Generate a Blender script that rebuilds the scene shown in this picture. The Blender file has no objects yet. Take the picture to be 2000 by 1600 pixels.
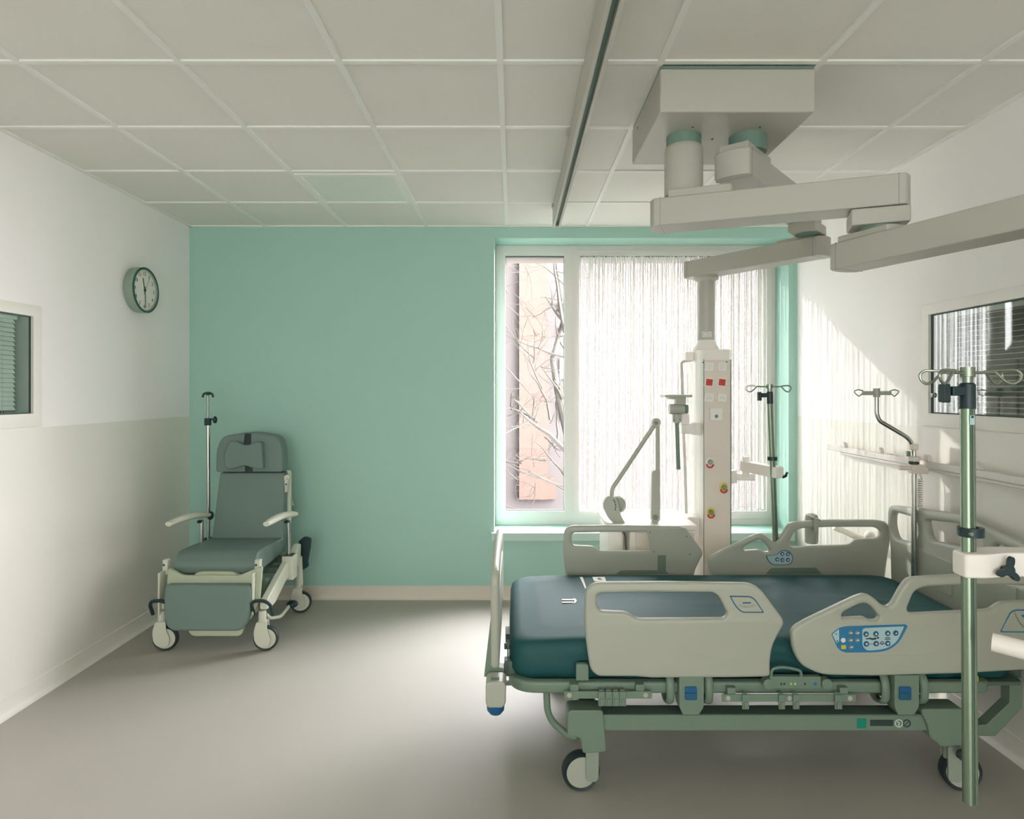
import bpy, math, random
from mathutils import Vector, Matrix
random.seed(7)
SC = bpy.context.scene
COL = SC.collection
PI = math.pi
# ------------------------------------------------------------------ camera
F = 1255.0; CX = 1003.0; CY = 765.0; EYE = 1.545
cam_d = bpy.data.cameras.new('camera'); cam = bpy.data.objects.new('camera', cam_d); COL.objects.link(cam)
cam.location = (0, 0, EYE); cam.rotation_euler = (PI/2, 0, 0)
cam_d.sensor_fit = 'HORIZONTAL'; cam_d.sensor_width = 36.0; cam_d.lens = F/2000*36
cam_d.shift_x = (1000-CX)/2000; cam_d.shift_y = (CY-800)/2000
cam_d.clip_start = 0.02; cam_d.clip_end = 200
SC.camera = cam
# ------------------------------------------------------------------ world, sun, lights, exposure
W = bpy.data.worlds.new('sky'); SC.world = W; W.use_nodes = True
wn = W.node_tree; bg = wn.nodes['Background']
tc = wn.nodes.new('ShaderNodeTexCoord'); sx = wn.nodes.new('ShaderNodeSeparateXYZ'); rp = wn.nodes.new('ShaderNodeValToRGB')
wn.links.new(tc.outputs['Generated'], sx.inputs[0]); wn.links.new(sx.outputs[2], rp.inputs[0])
rp.color_ramp.elements[0].position = 0.0; rp.color_ramp.elements[0].color = (1.0, 0.94, 0.96, 1)
rp.color_ramp.elements[1].position = 0.7; rp.color_ramp.elements[1].color = (0.99, 0.945, 1.0, 1)
wn.links.new(rp.outputs[0], bg.inputs[0])
ml = wn.nodes.new('ShaderNodeMapRange'); ml.interpolation_type = 'SMOOTHSTEP'        # invented sky gradient, brighter to the right so the right wall washes out less
ml.inputs[1].default_value = -0.40; ml.inputs[2].default_value = 0.80; ml.inputs[3].default_value = 3.0; ml.inputs[4].default_value = 38.0
wn.links.new(sx.outputs[0], ml.inputs[0]); wn.links.new(ml.outputs[0], bg.inputs[1])
SUN_DIR = Vector((0.93, -1.0, -0.583)).normalized()
sd = bpy.data.lights.new('sun', 'SUN'); sd.energy = 1.25; sd.angle = math.radians(0.5); sd.color = (1.0, 0.965, 0.90)
so = bpy.data.objects.new('sun', sd); COL.objects.link(so); so.rotation_euler = SUN_DIR.to_track_quat('-Z', 'Y').to_euler()
so.location = (-8, 14, 9)
def area(name, loc, rot, sx_, sy_, e, col, portal=False):
    l = bpy.data.lights.new(name, 'AREA'); l.shape = 'RECTANGLE'; l.size = sx_; l.size_y = sy_; l.energy = e; l.color = col
    o = bpy.data.objects.new(name, l); COL.objects.link(o); o.location = loc; o.rotation_euler = rot
    if portal: l.cycles.is_portal = True
    return o
area('window_portal', (0.95, 5.36, 1.6), (-PI/2, 0, 0), 2.4, 2.2, 1, (1, 1, 1), True)
# added fill light behind the camera, no known lamp there
area('fill_light', (-0.1, -4.1, 1.5), (PI/2, 0, 0), 4.2, 2.4, 66, (0.94, 1.0, 0.99))
vs = SC.view_settings
vs.view_transform = 'Standard'; vs.look = 'None'; vs.gamma = 1.0; vs.exposure = 1.0; vs.use_curve_mapping = False
cy = SC.cycles
cy.use_denoising = True; cy.max_bounces = 14; cy.diffuse_bounces = 9; cy.glossy_bounces = 4
cy.transparent_max_bounces = 16; cy.transmission_bounces = 6; cy.sample_clamp_indirect = 30.0
cy.caustics_reflective = False; cy.caustics_refractive = False

# ------------------------------------------------------------------ helpers
def X(px, D): return (px-CX)*D/F
def Z(py, D): return EYE-(py-CY)*D/F
def P(px, py, D): return Vector((X(px, D), D, Z(py, D)))
def s2l(v):
    v /= 255.0
    return v/12.92 if v <= 0.04045 else ((v+0.055)/1.055)**2.4
def rgb(r, g, b): return (s2l(r), s2l(g), s2l(b), 1)
MATS = {}
def mat(name, col, rough=0.5, metal=0.0, noise=0.0, scale=30.0, bump=0.0, bscale=200.0, coat=0.0, sheen=0.0, subsurf=0.0, spec=0.5):
    m = bpy.data.materials.new(name); m.use_nodes = True
    nt = m.node_tree; b = nt.nodes['Principled BSDF']
    b.inputs['Base Color'].default_value = col; b.inputs['Roughness'].default_value = rough; b.inputs['Metallic'].default_value = metal
    b.inputs['Coat Weight'].default_value = coat; b.inputs['Sheen Weight'].default_value = sheen
    b.inputs['Specular IOR Level'].default_value = spec
    t = nt.nodes.new('ShaderNodeTexCoord')
    n = nt.nodes.new('ShaderNodeTexNoise'); n.inputs['Scale'].default_value = scale; n.inputs['Detail'].default_value = 4
    nt.links.new(t.outputs['Object'], n.inputs['Vector'])
    a = noise if noise else 0.02
    mx = nt.nodes.new('ShaderNodeMix'); mx.data_type = 'RGBA'
    lo = [max(0, c*(1-a)) for c in col[:3]]+[1]; hi = [min(1, c*(1+a)) for c in col[:3]]+[1]
    mx.inputs[6].default_value = lo; mx.inputs[7].default_value = hi
    nt.links.new(n.outputs['Fac'], mx.inputs[0]); nt.links.new(mx.outputs[2], b.inputs['Base Color'])
    if bump:
        n2 = nt.nodes.new('ShaderNodeTexNoise'); n2.inputs['Scale'].default_value = bscale; n2.inputs['Detail'].default_value = 3
        nt.links.new(t.outputs['Object'], n2.inputs['Vector'])
        bp = nt.nodes.new('ShaderNodeBump'); bp.inputs['Strength'].default_value = bump; bp.inputs['Distance'].default_value = 0.002
        nt.links.new(n2.outputs['Fac'], bp.inputs['Height']); nt.links.new(bp.outputs[0], b.inputs['Normal'])
    MATS[name] = m
    return m
M = MATS
mat('white_paint', rgb(242, 239, 238), 0.75, noise=0.012, scale=4, bump=0.08, bscale=400)
mat('lower_paint', rgb(228, 225, 217), 0.42, noise=0.012, scale=4, bump=0.05, bscale=400)
mat('mint_paint', rgb(162, 201, 189), 0.6, noise=0.015, scale=3, bump=0.08, bscale=400)
mat('mint_sill', rgb(184, 212, 202), 0.35)
mat('ceiling_tile', rgb(230, 227, 220), 0.85, noise=0.02, scale=60, bump=0.25, bscale=350)
mat('ceiling_bar', rgb(236, 236, 230), 0.5)
mat('lamp_panel', rgb(226, 230, 222), 0.4)
mat('floor_vinyl', rgb(170, 166, 158), 0.5, noise=0.035, scale=160, bump=0.03, bscale=500)
mat('vinyl_skirting', rgb(214, 206, 194), 0.5)
mat('window_frame', rgb(218, 212, 208), 0.4)
mat('gasket', rgb(60, 84, 78), 0.6)
mat('rail_plastic', rgb(176, 179, 166), 0.38, noise=0.01, scale=8)
mat('pendant_white', rgb(184, 182, 172), 0.4, noise=0.01, scale=8)
mat('tower_white', rgb(244, 238, 232), 0.4)
mat('tower_grey', rgb(230, 218, 208), 0.35, noise=0.01)
mat('bed_metal', rgb(116, 136, 120), 0.42, noise=0.01)
mat('castor_grey', rgb(150, 160, 146), 0.45)
mat('bed_dark_metal', rgb(90, 108, 98), 0.5)
mat('mattress_teal', rgb(16, 78, 80), 0.64, noise=0.03, scale=6, bump=0.05, bscale=150, spec=0.5)
mat('chair_vinyl', rgb(108, 128, 122), 0.5, noise=0.02, scale=20, bump=0.08, bscale=300)
mat('chair_white', rgb(206, 208, 192), 0.4)
mat('chair_tray', rgb(176, 184, 160), 0.4)
mat('black_rubber', rgb(30, 46, 48), 0.55)
mat('black_plastic', rgb(24, 50, 54), 0.4)
mat('chrome', rgb(200, 200, 196), 0.18, 1.0)
mat('steel', rgb(150, 160, 146), 0.3, 1.0)
mat('pole_metal', rgb(140, 158, 138), 0.32, 0.9)
mat('blue_plastic', rgb(28, 92, 140), 0.4)
mat('blue_print', rgb(44, 122, 168), 0.4)
mat('blue_dark_print', rgb(34, 92, 122), 0.4)
mat('pale_blue_print', rgb(176, 204, 210), 0.4)
mat('grey_print', rgb(120, 134, 128), 0.5)
mat('dark_print', rgb(44, 62, 62), 0.5)
mat('light_print', rgb(232, 232, 226), 0.5)
mat('yellow_print', rgb(214, 196, 60), 0.5)
mat('teal_print', rgb(0, 134, 112), 0.5)
mat('red_plastic', rgb(206, 62, 48), 0.45)
mat('socket_white', rgb(238, 236, 230), 0.4)
mat('clock_rim', rgb(150, 168, 152), 0.35, 0.3)
mat('clock_face', rgb(232, 228, 220), 0.6)
mat('clock_ink', rgb(36, 84, 74), 0.5)
mat('amber_plastic', rgb(190, 160, 80), 0.4)
mat('cord_grey', rgb(196, 192, 186), 0.5)
mat('handset_grey', rgb(168, 170, 160), 0.45)
mat('outer_render', rgb(150, 146, 142), 0.8)
mat('facade_render', rgb(48, 44, 43), 0.85, noise=0.03, scale=1.5)
mat('bark', rgb(40, 38, 32), 0.9, noise=0.35, scale=25)
mat('ground_paving', rgb(62, 59, 56), 0.9, noise=0.05, scale=3)
mat('blind_slat', rgb(232, 232, 226), 0.45)
mat('dim_room', rgb(120, 146, 134), 0.8)
mat('slot_dark', rgb(112, 140, 128), 0.5)
mat('tag_paper', rgb(150, 172, 164), 0.6)
def brick():
    m = bpy.data.materials.new('brick'); m.use_nodes = True; nt = m.node_tree; b = nt.nodes['Principled BSDF']
    b.inputs['Roughness'].default_value = 0.9
    t = nt.nodes.new('ShaderNodeTexCoord'); mp = nt.nodes.new('ShaderNodeMapping'); mp.inputs['Rotation'].default_value = (PI/2, 0, 0)
    br = nt.nodes.new('ShaderNodeTexBrick')
    br.inputs['Color1'].default_value = rgb(60, 46, 38); br.inputs['Color2'].default_value = rgb(56, 42, 34); br.inputs['Mortar'].default_value = rgb(57, 47, 42)
    br.inputs['Scale'].default_value = 4.0; br.inputs['Mortar Size'].default_value = 0.012
    nt.links.new(t.outputs['Object'], mp.inputs[0]); nt.links.new(mp.outputs[0], br.inputs[0]); nt.links.new(br.outputs[0], b.inputs['Base Color'])
    M['brick'] = m
brick()
def thin_glass(name, tint, refl=0.09, rough=0.0):
    m = bpy.data.materials.new(name); m.use_nodes = True; nt = m.node_tree
    for n in list(nt.nodes): nt.nodes.remove(n)
    out = nt.nodes.new('ShaderNodeOutputMaterial'); tr = nt.nodes.new('ShaderNodeBsdfTransparent'); gl = nt.nodes.new('ShaderNodeBsdfGlossy')
    tr.inputs[0].default_value = tint; gl.inputs['Roughness'].default_value = rough
    fr = nt.nodes.new('ShaderNodeLayerWeight'); fr.inputs[0].default_value = 0.5
    pw = nt.nodes.new('ShaderNodeMath'); pw.operation = 'POWER'; pw.inputs[1].default_value = 4.0
    mt = nt.nodes.new('ShaderNodeMath'); mt.operation = 'MULTIPLY_ADD'; mt.inputs[1].default_value = 1-refl; mt.inputs[2].default_value = refl; mt.use_clamp = True
    mx = nt.nodes.new('ShaderNodeMixShader')
    nt.links.new(fr.outputs['Facing'], pw.inputs[0]); nt.links.new(pw.outputs[0], mt.inputs[0]); nt.links.new(mt.outputs[0], mx.inputs[0])
    nt.links.new(tr.outputs[0], mx.inputs[1]); nt.links.new(gl.outputs[0], mx.inputs[2]); nt.links.new(mx.outputs[0], out.inputs[0])
    M[name] = m
thin_glass('glass', (0.97, 0.98, 0.975, 1), 0.006)
thin_glass('inner_glass', (0.90, 0.95, 0.93, 1), 0.10)
def string_mat():
    m = bpy.data.materials.new('string_white'); m.use_nodes = True; nt = m.node_tree
    for n in list(nt.nodes): nt.nodes.remove(n)
    out = nt.nodes.new('ShaderNodeOutputMaterial'); d = nt.nodes.new('ShaderNodeBsdfDiffuse'); t = nt.nodes.new('ShaderNodeBsdfTranslucent')
    tp = nt.nodes.new('ShaderNodeBsdfTransparent')
    tcn = nt.nodes.new('ShaderNodeTexCoord'); mp = nt.nodes.new('ShaderNodeMapping'); mp.inputs['Scale'].default_value = (60, 1, 3)
    ns = nt.nodes.new('ShaderNodeTexNoise'); ns.inputs['Scale'].default_value = 1.5
    nt.links.new(tcn.outputs['Object'], mp.inputs[0]); nt.links.new(mp.outputs[0], ns.inputs[0])
    d.inputs[0].default_value = (0.80, 0.79, 0.76, 1); t.inputs[0].default_value = (0.88, 0.87, 0.83, 1)
    m1 = nt.nodes.new('ShaderNodeMixShader'); m1.inputs[0].default_value = 0.018
    m2 = nt.nodes.new('ShaderNodeMixShader')
    mr = nt.nodes.new('ShaderNodeMapRange'); mr.inputs[3].default_value = 0.0; mr.inputs[4].default_value = 0.3
    nt.links.new(ns.outputs['Fac'], mr.inputs[0]); nt.links.new(mr.outputs[0], m2.inputs[0])
    nt.links.new(d.outputs[0], m1.inputs[1]); nt.links.new(t.outputs[0], m1.inputs[2])
    nt.links.new(m1.outputs[0], m2.inputs[1]); nt.links.new(tp.outputs[0], m2.inputs[2]); nt.links.new(m2.outputs[0], out.inputs[0])
    M['string_white'] = m
string_mat()

def props(o, label=None, cat=None, group=None, kind=None):
    if label: o['label'] = label
    if cat: o['category'] = cat
    if group: o['group'] = group
    if kind: o['kind'] = kind
    return o
def thing(name, loc, label, cat, group=None):
    o = bpy.data.objects.new(name, None); COL.objects.link(o); o.location = loc; o.empty_display_size = 0.05
    return props(o, label, cat, group)
def adopt(o, parent):
    if parent is None: return
    o.parent = parent
    mw = Matrix.Identity(4); p = parent
    chain = []
    while p is not None: chain.append(p); p = p.parent
    for q in reversed(chain):
        mw = mw @ q.matrix_parent_inverse @ Matrix.LocRotScale(q.location, q.rotation_euler, q.scale)
    o.matrix_parent_inverse = mw.inverted()
def link_mesh(name, me, m, parent=None, bevel=0.0, segs=2, smooth=True, angle=35, subsurf=0, label=None):
    if m is not None and len(me.materials) == 0: me.materials.append(M[m])
    o = bpy.data.objects.new(name, me); COL.objects.link(o)
    if smooth:
        for p in me.polygons: p.use_smooth = True
        me.set_sharp_from_angle(angle=math.radians(angle))
    if bevel:
        b = o.modifiers.new('bevel', 'BEVEL'); b.width = bevel; b.segments = segs; b.limit_method = 'ANGLE'; b.angle_limit = math.radians(40)
        b.harden_normals = True
    if subsurf:
        s = o.modifiers.new('sub', 'SUBSURF'); s.levels = subsurf; s.render_levels = subsurf
    adopt(o, parent)
    if label: o['label'] = label
    return o
class MB:
    def __init__(s): s.v = []; s.f = []
    def add(s, vs_, fs):
        n = len(s.v); s.v += [tuple(v) for v in vs_]; s.f += [tuple(i+n for i in f) for f in fs]; return s
    def box(s, x0, x1, y0, y1, z0, z1):
        return s.add([(x0, y0, z0), (x1, y0, z0), (x1, y1, z0), (x0, y1, z0), (x0, y0, z1), (x1, y0, z1), (x1, y1, z1), (x0, y1, z1)],
                     [(0, 3, 2, 1), (4, 5, 6, 7), (0, 1, 5, 4), (1, 2, 6, 5), (2, 3, 7, 6), (3, 0, 4, 7)])
    def obox(s, c, size, rot=(0, 0, 0)):
        from mathutils import Euler
        R = Euler(rot).to_matrix(); c = Vector(c); h = Vector(size)/2
        pts = [c+R @ Vector((a*h.x, b*h.y, d*h.z)) for d in (-1, 1) for a, b in ((-1, -1), (1, -1), (1, 1), (-1, 1))]
        return s.add(pts, [(0, 3, 2, 1), (4, 5, 6, 7), (0, 1, 5, 4), (1, 2, 6, 5), (2, 3, 7, 6), (3, 0, 4, 7)])
    def lathe(s, prof, org, axis, n=28, ring=False):
        if ring: prof = list(prof)+[prof[0]]
        ax = Vector(axis).normalized(); u = ax.orthogonal().normalized(); w = ax.cross(u); org = Vector(org)
        pts = []; k = len(prof)
        for i in range(n):
            a = 2*PI*i/n; d = u*math.cos(a)+w*math.sin(a)
            for r, h in prof: pts.append(org+ax*h+d*r)
        fs = []
        for i in range(n):
            j = (i+1) % n
            for q in range(k-1): fs.append((i*k+q, j*k+q, j*k+q+1, i*k+q+1))
        if prof[0][0] > 1e-6 and not ring: fs.append(tuple(i*k for i in range(n))[::-1])
        if prof[-1][0] > 1e-6 and not ring: fs.append(tuple(i*k+k-1 for i in range(n)))
        return s.add(pts, fs)
    def cyl(s, p0, p1, r, r2=None, n=20):
        p0 = Vector(p0); p1 = Vector(p1); L = (p1-p0).length
        return s.lathe([(r, 0), (r if r2 is None else r2, L)], p0, p1-p0, n)
    def tube(s, pts, r, n=10, closed=False, flat=1.0, up=None):
        pts = [Vector(p) for p in pts]; N = len(pts); rs = r if isinstance(r, (list, tuple)) else [r]*N
        tan = []
        for i in range(N):
            a = pts[(i-1) % N] if (closed or i > 0) else pts[i]; b = pts[(i+1) % N] if (closed or i < N-1) else pts[i]
            tan.append((b-a).normalized())
        u = tan[0].orthogonal().normalized() if up is None else (Vector(up)-tan[0]*Vector(up).dot(tan[0])).normalized()
        out = []
        for i in range(N):
            u = (u-tan[i]*u.dot(tan[i])).normalized(); w = tan[i].cross(u)
            for k in range(n):
                a = 2*PI*k/n; out.append(pts[i]+u*math.cos(a)*rs[i]+w*math.sin(a)*rs[i]*flat)
        fs = []
        for i in range(N if closed else N-1):
            j = (i+1) % N
            for k in range(n):
                l = (k+1) % n; fs.append((i*n+k, i*n+l, j*n+l, j*n+k))
        if not closed:
            fs.append(tuple(range(n))[::-1]); fs.append(tuple((N-1)*n+k for k in range(n)))
        return s.add(out, fs)
    def prism(s, poly, fn, w0, w1):
        n = len(poly); a = [fn(u, v, w0) for u, v in poly]; b = [fn(u, v, w1) for u, v in poly]
        fs = [tuple(range(n))[::-1], tuple(range(n, 2*n))]+[(i, (i+1) % n, (i+1) % n+n, i+n) for i in range(n)]
        return s.add(a+b, fs)
    def sphere(s, c, r, n=16, sc=(1, 1, 1)):
        pts = []; fs = []; m_ = n//2; c = Vector(c)
        for i in range(1, m_):
            t = PI*i/m_
            for k in range(n):
                a = 2*PI*k/n
                pts.append(c+Vector((math.sin(t)*math.cos(a)*sc[0], math.sin(t)*math.sin(a)*sc[1], math.cos(t)*sc[2]))*r)
        T = len(pts); pts.append(c+Vector((0, 0, r*sc[2]))); pts.append(c-Vector((0, 0, r*sc[2])))
        for i in range(m_-2):
            for k in range(n):
                l = (k+1) % n; fs.append((i*n+k, (i+1)*n+k, (i+1)*n+l, i*n+l))
        for k in range(n):
            l = (k+1) % n; fs.append((T, k, l)); fs.append((T+1, (m_-2)*n+l, (m_-2)*n+k))
        return s.add(pts, fs)
    def build(s, name, m, parent=None, **kw):
        me = bpy.data.meshes.new(name); me.from_pydata(s.v, [], s.f)
        import bmesh
        bm = bmesh.new(); bm.from_mesh(me); bmesh.ops.recalc_face_normals(bm, faces=bm.faces); bm.to_mesh(me); bm.free()
        me.update()
        return link_mesh(name, me, m, parent, **kw)
def split_build(b, name, m, parent=None, **kw):
    par = list(range(len(b.v)))
    def find(i):
        while par[i] != i: par[i] = par[par[i]]; i = par[i]
        return i
    for f in b.f:
        for k in f[1:]: par[find(k)] = find(f[0])
    groups = {}
    for f in b.f: groups.setdefault(find(f[0]), []).append(f)
    for fs in groups.values():
        idx = sorted({i for f in fs for i in f}); mp = {i: k for k, i in enumerate(idx)}
        q = MB(); q.add([b.v[i] for i in idx], [tuple(mp[i] for i in f) for f in fs]); q.build(name, m, parent, **kw)
def rounded(pts, r, seg=5):
    out = []; n = len(pts); V = [Vector((p[0], p[1])) for p in pts]
    for i in range(n):
        p = V[i]; a = V[i-1]-p; b = V[(i+1) % n]-p
        rr = pts[i][2] if len(pts[i]) > 2 else r
        d = min(rr, a.length*0.48, b.length*0.48)
        if d < 1e-5: out.append((p.x, p.y)); continue
        A = p+a.normalized()*d; B = p+b.normalized()*d
        for k in range(seg+1):
            t = k/seg; q = A*(1-t)**2+p*2*t*(1-t)+B*t*t; out.append((q.x, q.y))
    return out
def smooth_line(pts, r, seg=6):
    V = [Vector(p) for p in pts]; out = [V[0]]
    for i in range(1, len(V)-1):
        p = V[i]; a = V[i-1]-p; b = V[i+1]-p; d = min(r, a.length*0.48, b.length*0.48)
        A = p+a.normalized()*d; B = p+b.normalized()*d
        for k in range(seg+1):
            t = k/seg; out.append(A*(1-t)**2+p*2*t*(1-t)+B*t*t)
    out.append(V[-1]); return out
def panel(name, outline, holes, th, bevel, mtx, m, parent=None, **kw):
    cu = bpy.data.curves.new('tmp', 'CURVE'); cu.dimensions = '2D'; cu.fill_mode = 'BOTH'
    for pts in [outline]+holes:
        sp = cu.splines.new('POLY'); sp.points.add(len(pts)-1); sp.use_cyclic_u = True
        for i, p in enumerate(pts): sp.points[i].co = (p[0], p[1], 0, 1)
    cu.extrude = max(th/2-bevel, 0.0002); cu.bevel_depth = bevel; cu.bevel_resolution = 3; cu.offset = -bevel
    o = bpy.data.objects.new('tmp', cu); COL.objects.link(o)
    bpy.context.view_layer.update()
    dg = bpy.context.evaluated_depsgraph_get()
    me = bpy.data.meshes.new_from_object(o.evaluated_get(dg)); bpy.data.objects.remove(o); bpy.data.curves.remove(cu)
    me.materials.clear(); me.transform(mtx); me.name = name
    import bmesh
    bm = bmesh.new(); bm.from_mesh(me); bmesh.ops.remove_doubles(bm, verts=bm.verts, dist=1e-5)
    bmesh.ops.recalc_face_normals(bm, faces=bm.faces); bm.to_mesh(me); bm.free()
    return link_mesh(name, me, m, parent, **kw)
def frame_mtx(u, v, org):
    u = Vector(u).normalized(); v = Vector(v).normalized(); w = u.cross(v)
    return Matrix(((u.x, v.x, w.x, org[0]), (u.y, v.y, w.y, org[1]), (u.z, v.z, w.z, org[2]), (0, 0, 0, 1)))
def XZ(D): return frame_mtx((1, 0, 0), (0, 0, 1), (0, D, 0))      # faces the camera, outward -Y
def YZ(x): return frame_mtx((0, 1, 0), (0, 0, 1), (x, 0, 0))      # outward +X
def ppx(pts, D): return [(X(p[0], D), Z(p[1], D))+tuple(p[2:]) for p in pts]
def text_mesh(strs, m, name, parent, ext=0.0006):
    """strs: list of (text, size, matrix); one mesh"""
    tot = MB()
    for t, size, mtx in strs:
        cu = bpy.data.curves.new('t', 'FONT'); cu.body = t; cu.size = size; cu.align_x = 'CENTER'; cu.align_y = 'CENTER'; cu.extrude = ext
        o = bpy.data.objects.new('t', cu); COL.objects.link(o); bpy.context.view_layer.update()
        me = bpy.data.meshes.new_from_object(o.evaluated_get(bpy.context.evaluated_depsgraph_get()))
        me.transform(mtx); tot.add([v.co for v in me.vertices], [tuple(p.vertices) for p in me.polygons])
        bpy.data.objects.remove(o); bpy.data.curves.remove(cu); bpy.data.meshes.remove(me)
    return tot.build(name, m, parent, smooth=False)
def circle(cx, cz, r, n=20): return [(cx+r*math.cos(2*PI*i/n), cz+r*math.sin(2*PI*i/n)) for i in range(n)]
def struct(o): o['kind'] = 'structure'; return o

# ================================================================== THE ROOM
H = 2.774; LX = -2.416; RX = 2.115; BY = 4.79; OY = 5.32; FY = -4.2
GY = 5.026                                    # inner face of the window frame
WX0, WX1 = X(967, GY), X(1515, GY); WZ0, WZ1 = Z(1026, GY), Z(479, GY)
OX0, OX1, OZ0, OZ1 = X(987, GY)-0.03, X(1497, GY)+0.03, Z(998, GY)-0.04, Z(500, GY)
struct(MB().box(LX-0.3, RX+0.3, FY-0.2, OY, -0.2, 0).build('floor', 'floor_vinyl', smooth=False))
# ceiling tiles and grid
ce = struct(MB().box(LX-0.3, RX+0.3, FY-0.2, OY, H+0.007, H+0.2).build('ceiling', 'ceiling_tile', smooth=False))
g = MB()
gx = [-0.05+0.6*i for i in range(-4, 4)]; gy = [BY-0.003-0.5965*i for i in range(0, 14)]
for x in gx:
    if LX < x < RX: g.box(x-0.012, x+0.012, FY, BY, H-0.001, H+0.008)
for y in gy[1:]: g.box(LX, RX, y-0.012, y+0.012, H-0.0005, H+0.008)
g.box(LX, LX+0.02, FY, BY, H-0.002, H+0.008); g.box(RX-0.02, RX, FY, BY, H-0.002, H+0.008); g.box(LX, RX, BY-0.018, BY, H-0.002, H+0.008)
g.build('ceiling_grid', 'ceiling_bar', ce, smooth=False)
# back wall with the window opening: inner leaf (reveal) and outer leaf
b = MB()
def ring(b, x0, x1, z0, z1, hx0, hx1, hz0, hz1, y0, y1):
    b.box(x0, hx0, y0, y1, z0, z1); b.box(hx1, x1, y0, y1, z0, z1); b.box(hx0, hx1, y0, y1, z0, hz0); b.box(hx0, hx1, y0, y1, hz1, z1)
ring(b, LX-0.3, RX+0.3, -0.2, H+0.2, WX0, WX1, WZ0, WZ1, BY, GY+0.01)
wb = struct(b.build('wall_back', 'mint_paint', smooth=False))
b = MB(); ring(b, LX-0.3, RX+0.3, -0.2, H+0.2, OX0, OX1, OZ0, OZ1, GY+0.08, OY)
b.build('outer_leaf', 'outer_render', wb, smooth=False)
b = MB(); ring(b, LX-0.3, RX+0.3, -0.2, H+0.2, WX0, WX1, WZ0, WZ1, GY+0.01, GY+0.08)
b.build('reveal_core', 'mint_paint', wb, smooth=False)
# side walls with inner windows: painted lower part to 1.36 m
SPL = 1.362
def side_wall(name, xin, sgn, hy0, hy1, hz0, hz1):
    xo = xin+sgn*0.14; x0, x1 = min(xin, xo), max(xin, xo)
    b = MB()
    b.box(x0, x1, FY-0.2, OY, SPL, H+0.2) if hy0 is None else [b.box(x0, x1, FY-0.2, hy0, SPL, H+0.2), b.box(x0, x1, hy1, OY, SPL, H+0.2), b.box(x0, x1, hy0, hy1, SPL, hz0), b.box(x0, x1, hy0, hy1, hz1, H+0.2)]
    w = struct(b.build(name, 'white_paint', smooth=False))
    xi2 = xin-sgn*0.0015
    MB().box(min(xi2, xo), max(xi2, xo), FY-0.2, OY, -0.2, SPL).build('lower_wall', 'lower_paint', w, smooth=False)
    return w
LW = dict(y0=2.10, y1=3.222, z0=1.435, z1=1.922)
RW = dict(y0=2.15, y1=3.262, z0=1.435, z1=1.935)
side_wall('wall_left', LX, -1, LW['y0'], LW['y1'], LW['z0'], LW['z1'])
side_wall('wall_right', RX, 1, RW['y0'], RW['y1'], RW['z0'], RW['z1'])
struct(MB().box(LX-0.3, RX+0.3, FY-0.2, FY, 0, H).build('wall_front', 'white_paint', smooth=False))
# skirting
def cove(name, p0, p1, nrm):
    p0 = Vector(p0); p1 = Vector(p1); n_ = Vector(nrm)
    prof = [(0.0, 0.0), (0.030, 0.0), (0.018, 0.006), (0.010, 0.016), (0.007, 0.03), (0.007, 0.094), (0.003, 0.098), (0.0, 0.098)]
    b = MB(); b.add([p+n_*a+Vector((0, 0, h)) for p in (p0, p1) for a, h in prof],
                    [(i, (i+1) % 8, (i+1) % 8+8, i+8) for i in range(8)]+[tuple(range(8)), tuple(range(15, 7, -1))])
    return struct(b.build(name, 'vinyl_skirting'))
cove('baseboard_back', (LX, BY, 0), (RX, BY, 0), (0, -1, 0))
bl_ = cove('baseboard_left', (LX+0.0015, FY, 0), (LX+0.0015, BY, 0), (1, 0, 0)); br_ = cove('baseboard_right', (RX-0.0015, FY, 0), (RX-0.0015, BY, 0), (-1, 0, 0))
for o in (bl_, br_): o.data.materials[0] = M['lower_paint']

# ------------------------------------------------------------------ main window
w1 = struct(bpy.data.objects.new('window_1', None)); COL.objects.link(w1); w1.location = (0.9, GY, WZ0)
def rect(x0, x1, z0, z1): return [(x0, z0), (x1, z0), (x1, z1), (x0, z1)]
MX0, MX1 = X(1102, GY), X(1133, GY)
holes = [rect(X(987, GY), MX0, Z(998, GY), Z(500, GY)), rect(MX1, X(1497, GY), Z(998, GY), Z(500, GY))]
panel('window_frame', rect(WX0, WX1, WZ0, WZ1), holes, 0.07, 0.004, XZ(GY+0.035), 'window_frame', w1)
b = MB()
for h in holes:
    x0, x1, z0, z1 = h[0][0], h[1][0], h[0][1], h[2][1]; t = 0.006
    b.box(x0, x1, GY+0.002, GY+0.03, z1-t, z1-0.0005); b.box(x0, x1, GY+0.02, GY+0.03, z0+0.0005, z0+t); b.box(x0+0.0005, x0+t*0.6, GY+0.02, GY+0.03, z0, z1); b.box(x1-t*0.6, x1-0.0005, GY+0.02, GY+0.03, z0, z1)
b.build('gasket', 'gasket', w1, smooth=False)
for h in holes:
    x0, x1, z0, z1 = h[0][0], h[1][0], h[0][1], h[2][1]
    MB().box(x0, x1, GY+0.048, GY+0.052, z0, z1).build('pane', 'glass', w1, smooth=False)
# sash line around the right casement
b = MB(); sx0, sx1, sz0, sz1 = X(1118, GY), X(1507, GY), Z(1013, GY), Z(490, GY)
ring(b, sx0, sx1, sz0, sz1, sx0+0.004, sx1-0.004, sz0+0.004, sz1-0.004, GY-0.003, GY+0.001)
b.build('casement_seam', 'window_frame', w1, smooth=False)
sl = MB().box(X(962, BY)-0.01, RX-0.03, BY-0.035, GY, WZ0-0.062, WZ0-0.002).build('window_sill', 'mint_sill', w1, bevel=0.004)
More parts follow.
